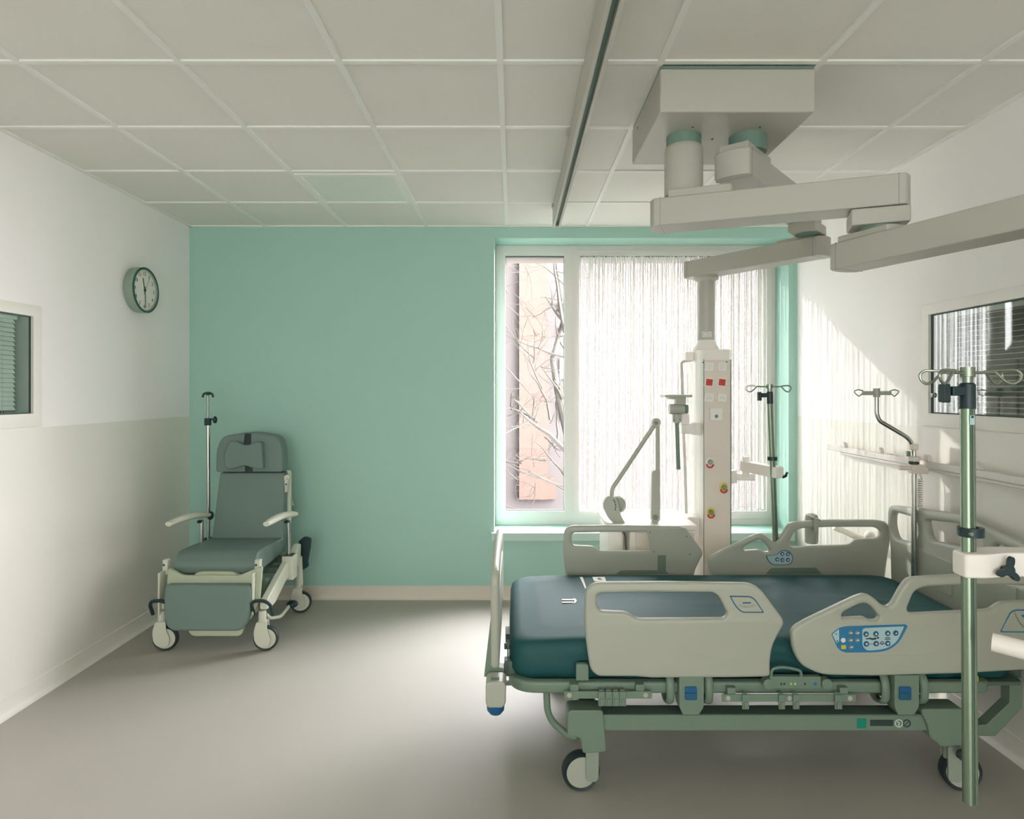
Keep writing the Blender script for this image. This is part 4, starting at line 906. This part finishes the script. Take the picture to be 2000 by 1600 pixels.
# accessory rails with hooks
def acc_rail(x0, x1, y0, y1, hks, dots, D=2.44):
    r = MB().box(X(x0, D), X(x1, D), D, D+0.006, Z(y1, D), Z(y0, D)).build('accessory_rail', 'bed_metal', bed, bevel=0.001)
    for px in dots:
        c = P(px, (y0+y1)/2, D); MB().cyl((c.x, D-.002, c.z), (c.x, D+.001, c.z), 0.009, n=14).build('rivet', 'rail_plastic', r)
    b = MB()
    for px in (x0+12, x1-30): b.box(X(px, D), X(px+16, D), D+0.006, 2.50, Z(y1-4, D), Z(y0-12, D))
    split_build(b, 'rail_standoff', 'bed_metal', r)
    for hx, hw_ in hks:
        h = MB(); h.box(X(hx, D), X(hx+hw_, D), D-.012, D-.004, Z(y1+12, D), Z(y0-2, D)); h.box(X(hx+2, D), X(hx+hw_-2, D), D-.004, D+.012, Z(y0, D), Z(y0-3.5, D)); h.box(X(hx+3, D), X(hx+hw_-3, D), D-.017, D-.012, Z(y1+9, D), Z(y1-3, D))
        h.build('hook', 'bed_metal', r, bevel=0.0015)
    return r
acc_rail(1102, 1273, 1351, 1365, [(1168, 13), (1182, 13), (1195.5, 13), (1209, 13)], (1112, 1261))
acc_rail(1410, 1672, 1357, 1371, [(1448, 13), (1519, 12), (1547, 12), (1628, 14)], (1422, 1542, 1660))
# side rail hinges
def hinge(px, w_, ytop, ybot):
    for s0, s1 in ((-49, -33), (26, 42)):
        pts = [Vector((X(px+(s0+s1)/2, 2.47), 2.462+0.03, Z(1310, 2.47))), Vector((X(px+(s0+s1)/2, 2.47), 2.455, Z(1330, 2.47))), Vector((X(px+(s0+s1)/2, 2.47), 2.455, Z(1368, 2.47))), Vector((X(px+(s0+s1)/2, 2.47), 2.52, Z(1380, 2.47))), Vector((X(px+(s0+s1)/2, 2.47), 2.60, Z(1340, 2.5)))]
        MB().tube(smooth_line(pts, .03), 0.016, n=12, flat=0.6, up=(1, 0, 0)).build('rail_link', 'bed_metal', bed)
    body = rounded([(X(px-24, DN), Z(1316, DN)), (X(px+24, DN), Z(1316, DN)), (X(px+23.5, DN), Z(1378, DN), .01), (X(px+14, DN), Z(1393, DN), .006), (X(px-17, DN), Z(1393, DN), .006), (X(px-24, DN), Z(1378, DN), .01)], .003)
    h = MB().prism(body, lambda u, v, w: (u, w, v), 2.435, 2.50).build('rail_latch', 'bed_metal', bed, bevel=0.005)
    MB().prism(rounded([(X(px-11.5, 2.435), Z(1367, 2.435)), (X(px+12, 2.435), Z(1367, 2.435)), (X(px+12, 2.435), Z(1341, 2.435)), (X(px-11.5, 2.435), Z(1341, 2.435))], .007), lambda u, v, w: (u, w, v), 2.431, 2.437).build('release_button', 'blue_plastic', h)
    MB().prism(rounded([(X(px-10.5, 2.43), Z(1366, 2.43)), (X(px+11, 2.43), Z(1366, 2.43)), (X(px+11, 2.43), Z(1354, 2.43)), (X(px-10.5, 2.43), Z(1354, 2.43))], .004), lambda u, v, w: (u, w, v), 2.428, 2.432).build('button_grip', 'blue_dark_print', h)
hinge(1349, 24, 1316, 1394); hinge(1767, 24, 1316, 1394)
# mattress release handle with pictogram plate
D = 2.455
MB().tube(smooth_line([P(1506, 1322, D), P(1507, 1307, D), P(1525, 1303, D), P(1543, 1305, D), P(1564, 1310, D), P(1565, 1322, D)], .02, 6), 0.0055, n=10).build('release_handle', 'bed_metal', bed)
pl_ = MB().box(X(1502, D), X(1603, D), D-.004, D+.02, Z(1345, D), Z(1321, D)).build('pictogram_plate', 'bed_metal', bed, bevel=0.003)
for px in (1499, 1613): MB().cyl((X(px, D), D-.012, Z(1334.5, D)), (X(px, D), D+.02, Z(1334.5, D)), 0.020, n=28).build('round_cap', 'bed_metal', bed, bevel=0.002)
for px, m_ in ((1525, 'dark_print'), (1531, 'dark_print'), (1544, 'yellow_print'), (1552, 'pale_blue_print'), (1564, 'grey_print'), (1571, 'dark_print')):
    decal('pictogram', [(px-2, 1337), (px+2.5, 1337), (px+1, 1332.5), (px-1, 1332.5)], m_, pl_, D-.004, r=.0005, th=.0006, D=D)
decal('pictogram', [(1588, 1331.5), (1594, 1331.5), (1594, 1338), (1588, 1338)], 'blue_print', pl_, D-.004, r=.0005, th=.0008, D=D)
# lower frame
for y in (2.50, 3.40):
    MB().box(0.30, 1.68, y-0.028, y+0.032, 0.238, 0.300).build('frame_beam', 'bed_metal', bed, bevel=0.006)
MB().box(X(1175, 2.46), X(1820, 2.46), 2.468, 2.54, 0.300, 0.305).build('beam_lip', 'bed_dark_metal', bed)
b = MB()
for x_ in (0.30, 1.66): b.box(x_-0.035, x_+0.035, 2.52, 3.40, 0.235, 0.285)
split_build(b, 'cross_member', 'bed_metal', bed, bevel=0.006)
for x_ in (0.52, 1.40): MB().lathe([(0.07, 0), (0.07, 0.05), (0.055, 0.05), (0.055, 0.12)], (x_, 2.97, 0.28), (0, 0, 1), 28).build('lift_column', 'bed_dark_metal', bed)
b = MB(); b.box(0.25, 1.70, 2.9, 3.05, 0.235, 0.29); b.build('spine', 'bed_metal', bed)
MB().box(0.22, 1.25, 2.55, 2.62, 0.355, 0.395).build('inner_beam', 'bed_dark_metal', bed, bevel=0.005)
MB().prism(rounded([(0.22, 0.39), (0.23, 0.33, .02), (0.36, 0.30, .03), (0.50, 0.335, .04), (0.85, 0.33, .04), (0.95, 0.39)], .02), lambda u, v, w: (u, w, v), 2.62, 2.80).build('motor_cover', 'bed_dark_metal', bed, bevel=0.006)
MB().prism(rounded([(1.35, 0.39), (1.38, 0.33, .02), (1.5, 0.30, .03), (1.66, 0.33, .03), (1.72, 0.39)], .02), lambda u, v, w: (u, w, v), 2.62, 2.80).build('motor_cover', 'bed_dark_metal', bed, bevel=0.006)
# stickers on the beam
yb = 2.472-0.0005
for pts, m_ in (([(1674.5, 1404), (1692.5, 1404), (1692.5, 1423), (1674.5, 1423)], 'teal_print'), ([(1700, 1406.5), (1745, 1406.5), (1745, 1418.5), (1700, 1418.5)], 'dark_print')):
    decal('sticker', pts, m_, bed, 2.4715, r=.001, th=.0008, D=2.47)
c = P(1756, 1413.5, 2.47)
b = MB(); b.lathe([(0.0125, 0), (0.0155, 0), (0.0155, .0008), (0.0125, .0008)], (c.x, 2.4715, c.z), (0, -1, 0), 24, ring=True); b.obox((c.x-.002, 2.4711, c.z+.004), (.010, .0006, .003), (0, .4, 0)); b.obox((c.x, 2.4711, c.z-.005), (.004, .0006, .009), (0, .4, 0)); b.build('round_sticker', 'light_print', bed, smooth=False)
c = P(1771.5, 1413.5, 2.47)
b = MB(); b.lathe([(0.011, 0), (0.0155, 0), (0.0155, .0008), (0.011, .0008)], (c.x, 2.4715, c.z), (0, -1, 0), 24, ring=True); b.obox((c.x, 2.4711, c.z), (.003, .0006, .02), (0, .8, 0)); b.build('round_sticker', 'dark_print', bed, smooth=False)
# castors
def castor(root, cx_, cy_, R, w, yaw, ztop, forkr, fork_m, tyre_m='black_rubber', disc_m='chair_white', trail=0.0, fullfork=False):
    ax = Vector((math.cos(yaw), math.sin(yaw), 0)); c = Vector((cx_, cy_, R))
    fwd = Vector((-ax.y, ax.x, 0)); st = c+fwd*trail
    b = MB()
    b.lathe([(0, 0), (forkr, 0), (forkr, ztop-R*1.15), (forkr*0.8, ztop-R*1.12), (0, ztop-R*1.12)], (st.x, st.y, R*1.15), (0, 0, 1), 20)
    for s_ in (-1, 1):
        p0 = c+ax*s_*(w/2+0.004)
        if fullfork:
            b.prism([(trail-.024, -R*.30), (trail-.012, -R*.45), (trail+.012, -R*.45), (trail+.024, -R*.30), (trail+.026, R*1.3), (trail-.026, R*1.3)], lambda u, v, q: tuple(p0+fwd*u+Vector((0, 0, v))+ax*q), -0.006, 0.006)
            continue
        b.prism([(-R*.28, -R*.25), (R*.28, -R*.25), (R*.30-trail*0, R*1.2), (-R*.30, R*1.2)], lambda u, v, q: tuple(p0+fwd*(u+trail*max(0, v)/(R*1.2))+Vector((0, 0, v))+ax*q), -0.004, 0.004)
    b.prism([(-R*.32, 0), (R*.32, 0), (R*.32, .02), (-R*.32, .02)], lambda u, v, q: tuple(c+fwd*(u+trail)+Vector((0, 0, R*1.12+v))+ax*q), -w/2-.008, w/2+.008)
    f = b.build('castor', fork_m, root, bevel=0.003)
    MB().lathe([(R*.79, -w*.42), (R*.93, -w*.5), (R*.985, -w*.35), (R, 0), (R*.985, w*.35), (R*.93, w*.5), (R*.79, w*.42)], c, ax, 40, ring=True).build('tyre', tyre_m, f)
    MB().lathe([(0, -w*.44), (R*.55, -w*.46), (R*.80, -w*.43), (R*.80, w*.43), (R*.55, w*.46), (0, w*.44)], c, ax, 40).build('wheel_disc', disc_m, f)
    return f
R_ = 0.0735
for (px, trail_) in ((1134, .040), (1875, -.032)):
    for y_ in (2.50, 3.40):
        xw = X(px, 2.5)
        castor(bed, xw, y_, R_, 0.045, PI/2+(0.12 if px < 1500 else -0.15), 0.20, 0.027, 'castor_grey', disc_m='rail_plastic', trail=-trail_, fullfork=True)
# castor housings
for (a0_, a1_, side) in ((1108, 1177, 1), (1808, 1886, -1)):
    for y_ in (2.50, 3.40):
        x0_, x1_ = X(a0_, 2.47), X(a1_, 2.47); z1_ = 0.325 if side > 0 else 0.33
        if side > 0: pts = [(x0_, 0.225), (x0_, z1_, .02), (x1_, z1_, .015), (x1_+.01, .21), (x1_+.012, .165, .012), (x1_-.078, .160, .01), (x1_-.086, .22, .015), (x0_+.02, .225)]
        else: pts = [(x0_-.03, z1_, .02), (x1_-.01, z1_, .03), (x1_, .29, .03), (x1_, .19), (x0_+.055, .185, .01), (x0_+.01, .22), (x0_-.0, .27, .03)]
        MB().prism(rounded(pts, .006), lambda u, v, w: (u, w, v), y_-0.042, y_+0.045).build('castor_housing', 'bed_metal', bed, bevel=0.006)
MB().lathe([(0, 0), (0.02, 0), (0.02, 0.02), (0, 0.02)], (X(1873, 2.45), 2.44, 0.17), (0, -1, 0), 14).build('brake_stub', 'dark_print', bed)
# lower curved bar at the foot end, head end bracket
MB().tube(smooth_line([P(1067, 1340, 2.52), P(1069, 1390, 2.52), P(1080, 1412, 2.52), P(1112, 1438, 2.52), P(1126, 1440, 2.52), P(1125, 1410, 2.52)], .05, 8), 0.0135, n=14).build('brake_bar', 'bed_metal', bed)
D = 2.60
MB().prism([(X(p[0], D), Z(p[1], D)) for p in ((1900, 1409), (1917, 1408), (1961, 1366), (1961, 1318), (1986, 1318), (1986, 1376), (1934, 1431), (1900, 1431))], lambda u, v, w: (u, w, v), 2.57, 2.62).build('head_bracket', 'bed_metal', bed, bevel=0.004)
MB().obox((X(1975, 2.6), 2.70, 0.40), (0.22, 0.05, 0.06), (0, 0.45, 0)).build('head_strut', 'bed_dark_metal', bed, bevel=0.004)
MB().lathe([(0, 0), (0.05, 0.006), (0.055, 0.02), (0.055, 0.035), (0, 0.035)], (X(1885, 2.6), 2.62, 0.355), (0, 0, 1), 24).build('night_light', 'amber_plastic', bed)
decal('hazard_sticker', [(1902, 1321), (1910.5, 1321), (1910.5, 1331.5), (1902, 1331.5)], 'yellow_print', bed, 2.4695, r=.001, th=.001, D=2.47)

# ------------------------------------------------------------------ mattress
import bmesh
def mattress():
    x0, x1, y0, y1, z0, z1 = -0.015, 1.985, 2.505, 3.425, 0.421, 0.578
    bm = bmesh.new(); nx, ny, nz = 80, 44, 6
    R = 0.05; pc = 0.10
    def sd(u, v, w):
        return u, v, w
    bmesh.ops.create_cube(bm, size=1.0)
    bmesh.ops.subdivide_edges(bm, edges=bm.edges, cuts=1)
    bm.free()
    b = MB()
    # superellipse-like rounded slab from a plan outline swept over a height profile
    rr = random.Random(3)
    plan = rounded([(x0, y0, pc), (x1, y0, pc), (x1, y1, pc), (x0, y1, pc)], pc, 8)
    # densify
    dense = []
    for i in range(len(plan)):
        a = Vector(plan[i]); c = Vector(plan[(i+1) % len(plan)]); k = max(1, int((c-a).length/0.025))
        for j in range(k): dense.append(a+(c-a)*j/k)
    cxm, cym = (x0+x1)/2, (y0+y1)/2
    prof = [(0.03, 0.0), (0.008, 0.006), (0.0, 0.03), (-0.001, 0.06), (0.0, 0.10), (0.002, 0.12), (0.009, 0.140), (0.024, 0.152), (0.05, 0.157), (0.09, 0.158)]
    rings = []
    for ins, h in prof:
        ring_ = []
        for p in dense:
            q = Vector((min(max(p.x, x0+ins), x1-ins) if False else p.x, p.y))
            sxx = (x1-x0)/2; syy = (y1-y0)/2
            q = Vector((cxm+(p.x-cxm)*(sxx-ins)/sxx, cym+(p.y-cym)*(syy-ins)/syy))
            wob = 0.003*math.sin(p.x*9+1)*math.sin(h*30) + 0.0022*math.sin(p.x*31+h*60)*(1 if h < .1 else .3)
            zz = z0+h
            if h < 0.13: q.y -= wob*(1 if p.y < cym else -1)
            if h > 0.11 and p.x < 0.35: zz -= 0.010*((0.35-p.x)/0.37)**2
            ring_.append((q.x, q.y, zz))
        rings.append(ring_)
    n = len(dense); vs_ = [v for r_ in rings for v in r_]; fs = []
    for k in range(len(rings)-1):
        for i in range(n): j = (i+1) % n; fs.append((k*n+i, k*n+j, (k+1)*n+j, (k+1)*n+i))
    fs.append(tuple(range(n))[::-1])
    b.add(vs_, fs)
    # top as inner rings toward the centre line
    base = (len(rings)-1)*n; prev = base; m_ = 14
    top = rings[-1]
    for s_ in range(1, m_+1):
        t_ = s_/m_; cur = []
        for p in top:
            ex = min(max(p[0], x0+0.5), x1-0.5)
            qx = p[0]+(ex-p[0])*t_*0.98; qy = p[1]+(cym-p[1])*t_*0.999
            d = min(qx-x0, x1-qx, qy-y0, y1-qy)
            zz = z0+0.158+0.004*min(1, d/0.3)
            if qx < 0.35: zz -= 0.010*((0.35-qx)/0.37)**2
            # fabric creases raking in from the near edge
            for (ax_, ay_, L_, wd, am, sl_) in ((0.16, 2.60, 0.36, 0.012, 0.0035, -0.35), (0.22, 2.66, 0.30, 0.010, 0.003, -0.30), (0.30, 2.76, 0.34, 0.010, 0.0022, -0.25), (0.55, 2.95, 0.7, 0.016, 0.0025, -0.12), (0.9, 2.82, 0.8, 0.02, 0.002, -0.1), (1.02, 2.58, 0.3, 0.01, 0.003, -0.1), (1.3, 3.05, 0.6, 0.025, 0.003, -0.25), (1.45, 2.8, 0.5, 0.02, 0.0025, -0.2)):
                u = qx-ax_
                if 0 < u < L_:
                    v = qy-(ay_+sl_*u); zz += 1.8*am*math.sin(PI*u/L_)*math.exp(-(v/wd)**2)
            cur.append((qx, qy, zz))
        st = len(b.v); b.v += cur
        for i in range(n): j = (i+1) % n; b.f.append((prev+i, prev+j, st+j, st+i))
        prev = st
    b.f.append(tuple(prev+i for i in range(n)))
    return b
mt_root = mattress().build('mattress', 'mattress_teal', None, angle=60)
props(mt_root, 'teal blue wipe-clean mattress lying on the hospital bed', 'mattress')
def ontop(px, py, zt=0.5835): D = (EYE-zt)*F/(py-CY); return Vector((X(px, D), D, zt))
def topdecal(name, pxs, m_, dz=0.0012):
    pts = [ontop(*p) for p in pxs]
    b = MB(); n = len(pts); b.add([tuple(p) for p in pts]+[tuple(p+Vector((0, 0, dz))) for p in pts], [tuple(range(n))[::-1], tuple(range(n, 2*n))]+[(i, (i+1) % n, (i+1) % n+n, i+n) for i in range(n)])
    return b.build(name, m_, mt_root, smooth=False)
topdecal('care_label', [(1157, 1127.5), (1181, 1127.5), (1184, 1135.5), (1160, 1135.5)], 'light_print')
topdecal('label_mark', [(1166, 1130), (1172, 1129.5), (1176, 1133), (1169, 1133)], 'dark_print', 0.002)
topdecal('tape_strip', [(1132, 1127.5), (1138, 1127.5), (1145, 1148), (1143, 1151)], 'light_print')
for ya, yb_ in ((1170.5, 1173), (1175.5, 1178)): topdecal('foot_end_mark', [(1097, ya), (1119, ya), (1121, yb_), (1098, yb_)], 'light_print')
topdecal('foot_end_mark', [(1119, 1169), (1124, 1170), (1127, 1174), (1124, 1178), (1119, 1179), (1122, 1174)], 'light_print')

# ================================================================== RECLINER CHAIR
ch = thing('recliner_chair', (-1.79, 4.2, 0), 'grey padded treatment recliner on castors in the corner by the green wall', 'chair')
def pad(name, x0, x1, y0, y1, z0, z1, bev, root, m='chair_vinyl', sub=False, shear=0.0, cuts=None, rot=None):
    b = MB().box(x0, x1, y0, y1, z0, z1)
    if shear: b.v = [(x, y+(z-z0)*shear, z) for x, y, z in b.v]
    return b.build(name, m, root, bevel=bev, segs=5)
# seat: waterfall cushion profile in YZ, extruded in X
sp = rounded([(3.90, 0.435, .02), (3.885, 0.50, .06), (3.95, 0.565, .08), (4.10, 0.562), (4.40, 0.548, .02), (4.42, 0.45, .02)], .02, 8)
seat = MB().prism(sp, lambda u, v, w: (w, u, v), -2.065, -1.565).build('seat', 'chair_vinyl', ch, bevel=0.022, segs=5)
# backrest outline in XZ
def back_panel(name, pts, y_at, thick, bev, m='chair_vinyl', parent=ch):
    fn = lambda u, v, w: (u, y_at(v)+w, v)
    return MB().prism(pts, fn, 0, thick).build(name, m, parent, bevel=bev, segs=5)
yb_at = lambda z: 4.36+(z-0.5)*0.17
back = back_panel('backrest', rounded([(-2.055, 0.47), (-1.565, 0.47), (-1.585, 0.985, .02), (-2.03, 0.985, .02)], .015, 5), yb_at, 0.085, 0.02)
back_panel('back_shell', rounded([(-2.07, 0.62), (-1.55, 0.62), (-1.57, 0.99, .02), (-2.045, 0.99, .02)], .015, 5), lambda z: yb_at(z)+0.075, 0.035, 0.008, 'chair_white')
hr = back_panel('headrest', rounded([(-2.045, 0.992, .02), (-1.585, 0.992, .02), (-1.60, 1.15), (-1.632, 1.235, .05), (-1.82, 1.268, .15), (-2.02, 1.235, .07), (-2.052, 1.15, .05)], .02, 8), lambda z: yb_at(z)-0.035, 0.12, 0.026)
pw = back_panel('head_cushion', rounded([(-1.955, 1.015, .05), (-1.985, 1.10, .05), (-1.95, 1.205, .03), (-1.90, 1.205, .04), (-1.835, 1.172, .06), (-1.76, 1.205, .04), (-1.725, 1.20, .02), (-1.705, 1.015, .02), (-1.76, 1.02, .03), (-1.84, 1.045, .06), (-1.90, 1.02, .04)], .02, 8), lambda z: yb_at(z)-0.082, 0.06, 0.022)
pw.parent = hr; adopt(pw, hr)
back_panel('strap', [(-1.865, 1.165), (-1.813, 1.165), (-1.818, 1.254), (-1.862, 1.254)], lambda z: yb_at(z)-0.040, 0.012, 0.003, 'black_rubber', hr)
back_panel('strap', [(-1.842, 0.996), (-1.79, 0.996), (-1.794, 1.06), (-1.846, 1.06)], lambda z: yb_at(z)-0.040, 0.012, 0.003, 'black_rubber', hr)
# foot rest
fy_at = lambda z: 3.76+(z-0.14)*0.10
fr_ = back_panel('footrest', rounded([(-2.03, 0.14, .09), (-1.575, 0.14, .09), (-1.55, 0.26, .05), (-1.55, 0.405, .03), (-2.06, 0.405, .03), (-2.06, 0.26, .05)], .03, 8), fy_at, 0.05, 0.016)
back_panel('footrest_frame', rounded([(-2.02, 0.16, .08), (-1.57, 0.16, .08), (-1.515, 0.30), (-1.505, 0.50, .02), (-1.64, 0.445, .03), (-1.98, 0.445, .03), (-2.07, 0.49, .02), (-2.07, 0.30)], .02, 8), lambda z: fy_at(z)+0.05, 0.025, 0.006, 'chair_tray')
back_panel('calf_plate', rounded([(-1.95, 0.42), (-1.63, 0.42), (-1.68, 0.462, .04), (-1.9, 0.462, .04)], .02, 6), lambda z: 3.86, 0.03, 0.005, 'chair_tray')
back_panel('foot_plate', rounded([(-1.90, 0.105, .03), (-1.60, 0.105, .03), (-1.585, 0.17), (-1.93, 0.17)], .02, 6), lambda z: fy_at(z)+0.02, 0.04, 0.008, 'chair_tray')
# knee joints
for x_, s_ in ((-2.10, -1), (-1.545, 1)):
    b = MB(); b.box(x_-0.016, x_+0.016, 3.87, 3.91, 0.44, 0.53); b.box(x_-0.006, x_+0.006, 3.80, 3.88, 0.22, 0.47); b.build('knee_joint', 'chair_white', ch, bevel=0.005)
    b = MB()
    for zz in (0.50, 0.45): b.cyl((x_-.006, 3.868, zz), (x_-.006, 3.872, zz), 0.007, n=10)
    split_build(b, 'joint_screw', 'dark_print', ch)
# arm rests
def armrest(px0, py0, D0_, px1, py1, D1_, name='armrest'):
    A = P(px0, py0, D0_); B = P(px1, py1, D1_); d = B-A; n = 9
    pts = [A+d*(i/(n-1))+Vector((0, 0, 0.018*math.sin(PI*i/(n-1)))) for i in range(n)]
    rs = [0.020, 0.027]+[0.029]*(n-4)+[0.028, 0.02]
    return MB().tube(pts, rs, n=16, flat=0.72, up=(1, 0, 0)).build(name, 'chair_white', ch, angle=60)
armrest(329, 1024, 3.88, 408, 1006, 4.36); armrest(520, 1024, 3.88, 577, 1004, 4.34)
MB().sphere(P(411, 1007, 4.37), 0.03, sc=(0.7, 0.9, 1)).build('armrest_joint', 'black_plastic', ch)
for (px, py0_, py1_) in ((394, 1016, 1075), (564, 1016, 1090)):
    D = 4.24; MB().cyl(P(px, py0_, D), P(px, py1_, D), 0.0125, n=18).build('arm_post', 'chrome', ch)
    MB().sphere(P(px-4, 1019, D-0.02), 0.016, sc=(1, 1.4, .7)).build('arm_lever', 'black_plastic', ch)
    zt = Z(1084 if px > 500 else 1075, D); xx = X(px+2, D)
    b = MB(); b.box(xx-0.038, xx+0.034, D-0.045, D+0.045, zt-0.155, zt); hs2 = b.build('post_socket', 'chair_white', ch, bevel=0.004)
    MB().box(xx-0.030, xx+0.026, D-0.037, D+0.037, zt-0.002, zt+0.003).build('socket_cap', 'dark_print', hs2)
# side frames
for sx_ in (1, -1):
    xc = -1.49 if sx_ > 0 else -2.09
    pts = rounded([(3.82, 0.245, .02), (3.83, 0.30, .02), (4.08, 0.40, .1), (4.20, 0.44, .08), (4.30, 0.445, .05), (4.42, 0.50, .03), (4.45, 0.49, .02), (4.43, 0.36, .04), (4.30, 0.345, .06), (4.18, 0.335, .08), (3.95, 0.235, .04)], .03, 6)
    MB().prism(pts, lambda u, v, w: (w, u, v), xc-0.022, xc+0.022).build('side_frame', 'chair_white', ch, bevel=0.008, segs=3)
    # castors
    for (yy, yaw) in ((3.84, -PI/2+0.12+0.2), (4.50, -PI/2+0.25+0.2)):
        cx2 = xc+(-0.0 if yy > 4 else 0.0)
        f_ = castor(ch, cx2+(0.012 if yy < 4 else -0.0), yy, 0.0735, 0.034, yaw-0.2, 0.235, 0.022, 'chair_white', trail=-0.022)
        # white mudguard plates over the wheel
        c = Vector((cx2+(0.012 if yy < 4 else 0), yy, 0.0735)); ax = Vector((math.cos(yaw-0.2), math.sin(yaw-0.2), 0)); fw = Vector((-ax.y, ax.x, 0))
        MB().prism(rounded([(-.062, -.01, .02), (-.035, -.045, .03), (.022, -.045, .03), (.034, .0, .03), (.012, .05, .02), (.010, .105, .01), (-.050, .105, .01), (-.066, .05, .02)], .01), lambda u, v, w: tuple(c+fw*u+Vector((0, 0, v))-ax*(0.022+w)), 0, 0.008).build('castor_cover', 'chair_white', ch, bevel=0.003)
        MB().prism(rounded([(-.062, -.01, .02), (-.035, -.045, .03), (.022, -.045, .03), (.034, .0, .03), (.012, .05, .02), (.010, .105, .01), (-.050, .105, .01), (-.066, .05, .02)], .01), lambda u, v, w: tuple(c+fw*u+Vector((0, 0, v))+ax*(0.022+w)), 0, 0.008).build('castor_cover', 'chair_white', ch, bevel=0.003)
    # front brake loop
    cb = Vector((xc+0.012-0.01, 3.80, 0.25))
    pts = [cb+Vector((-.055, .02, -.03)), cb+Vector((-.06, -.005, .035)), cb+Vector((-.04, -.02, .062)), cb+Vector((.02, -.02, .064)), cb+Vector((.05, -.005, .04)), cb+Vector((.058, .02, -.035))]
    MB().tube(smooth_line(pts, .03, 5), 0.0105, n=10).build('brake_pedal', 'black_plastic', ch)
    # rear push brake lever
    MB().prism(rounded([(0.0, 0.455, .01), (-0.01, 0.50, .01), (0.03, 0.535, .02), (0.078, 0.52, .015), (0.07, 0.44), (0.055, 0.36), (0.06, 0.325, .01), (0.02, 0.30, .01), (0.01, 0.36)], .015), lambda u, v, w: (xc+(u if sx_ > 0 else -u), w, v), 4.475, 4.50).build('rear_lever', 'black_plastic', ch, bevel=0.006, segs=3)
    MB().cyl((xc, 4.47, 0.20), (xc, 4.45, 0.40), 0.026, n=16).build('rear_leg', 'chair_white', ch)
MB().sphere(P(571, 1180, 4.28), 0.038, sc=(1.0, 1.0, .62)).build('foot_pedal', 'black_plastic', ch)
MB().tube(smooth_line([P(566, 1182, 4.27), P(548, 1205, 4.1), P(527, 1208, 3.95), P(520, 1200, 3.86)], .04, 6), 0.011, n=10).build('pedal_link', 'chair_white', ch)
MB().cyl(P(515, 1165, 4.02), P(517, 1128, 4.02), 0.033, n=20).build('gas_spring', 'bed_metal', ch)
MB().cyl(P(539, 1160, 4.12), P(539, 1110, 4.12), 0.008, n=12).build('gas_spring_rod', 'chrome', ch)
b = MB(); b.box(-2.04, -1.60, 3.96, 4.38, 0.395, 0.432); b.build('seat_frame', 'bed_dark_metal', ch, bevel=0.006)
b = MB(); b.box(-2.08, -1.50, 4.18, 4.26, 0.36, 0.40); b.box(-1.84, -1.74, 3.95, 4.40, 0.24, 0.30); b.box(-2.08, -1.5, 4.36, 4.42, 0.38, 0.42); split_build(b, 'cross_frame', 'bed_metal', ch, bevel=0.005)
# push handle, hanging tag
MB().prism(rounded([(-.016, -.066, .01), (.012, -.062, .01), (.016, .01, .02), (.034, .045, .015), (.026, .064, .012), (-.008, .058, .02), (-.018, .02, .02)], .01, 5), lambda u, v, w: (X(560, 4.46)+u-.005, 4.46+w, Z(944, 4.46)+v), -0.02, 0.02).build('push_handle', 'chair_white', ch, bevel=0.006)
b = MB(); c = P(559, 946, 4.44); b.cyl(c, c-Vector((0, .004, 0)), .006, n=10); c = P(561, 936, 4.44); b.cyl(c, c-Vector((0, .004, 0)), .003, n=8); split_build(b, 'handle_screw', 'dark_print', ch)
tg = MB().prism([(X(p[0], 4.5), Z(p[1], 4.5)) for p in ((557, 962), (563, 958), (575, 986), (557, 993))], lambda u, v, w: (u, w, v), 4.495, 4.498).build('hang_tag', 'tag_paper', ch, smooth=False)
b = MB()
for i in range(5): b.box(X(558, 4.495), X(558+6+i*1.6, 4.495), 4.4925, 4.4945, Z(971+i*4, 4.495), Z(970+i*4, 4.495))
b.build('tag_writing', 'grey_print', ch, smooth=False)
# drip pole of the chair
D = 4.47; xp = X(407, D)
MB().cyl((xp+.002, D, 0.42), (X(406.5, D), D, Z(830, D)), 0.0115, n=18).build('pole', 'chrome', ch)
MB().cyl((X(406.5, D), D, Z(830, D)), (X(406, D), D, Z(772, D)), 0.0070, n=14).build('pole', 'steel', ch)
MB().box(X(401, D), X(411, D), D-.018, D+.018, Z(831, D), Z(817, D)).build('pole_clamp', 'black_plastic', ch, bevel=0.003)
b = MB(); b.cyl(P(411, 819, D), P(417, 819, D), 0.006, n=10); b.sphere(P(420, 820, D), 0.019, sc=(0.75, 1, 1.35)); b.build('clamp_knob', 'black_plastic', ch)
for s_ in (-1, 1):
    c = P(406, 768, D); pts = [c, c+Vector((s_*.015, 0, .001)), c+Vector((s_*.032, 0, -.008)), c+Vector((s_*.036, 0, -.03))]
    MB().tube(smooth_line(pts, .012, 4), 0.0075, n=10).build('pole_hook', 'black_plastic', ch)
MB().sphere(P(406, 769, D), 0.014).build('pole_cap', 'black_plastic', ch)
MB().box(-2.14, -2.07, D-.02, D+.02, 0.405, 0.43).build('pole_socket', 'bed_metal', ch)

# small tilts seen in the photograph: the far tower hangs very slightly out of plumb
for o in list(SC.objects):
    if o.type == 'MESH' and o.parent is None and 'label' not in o and 'kind' not in o: print('UNLABELLED', o.name)
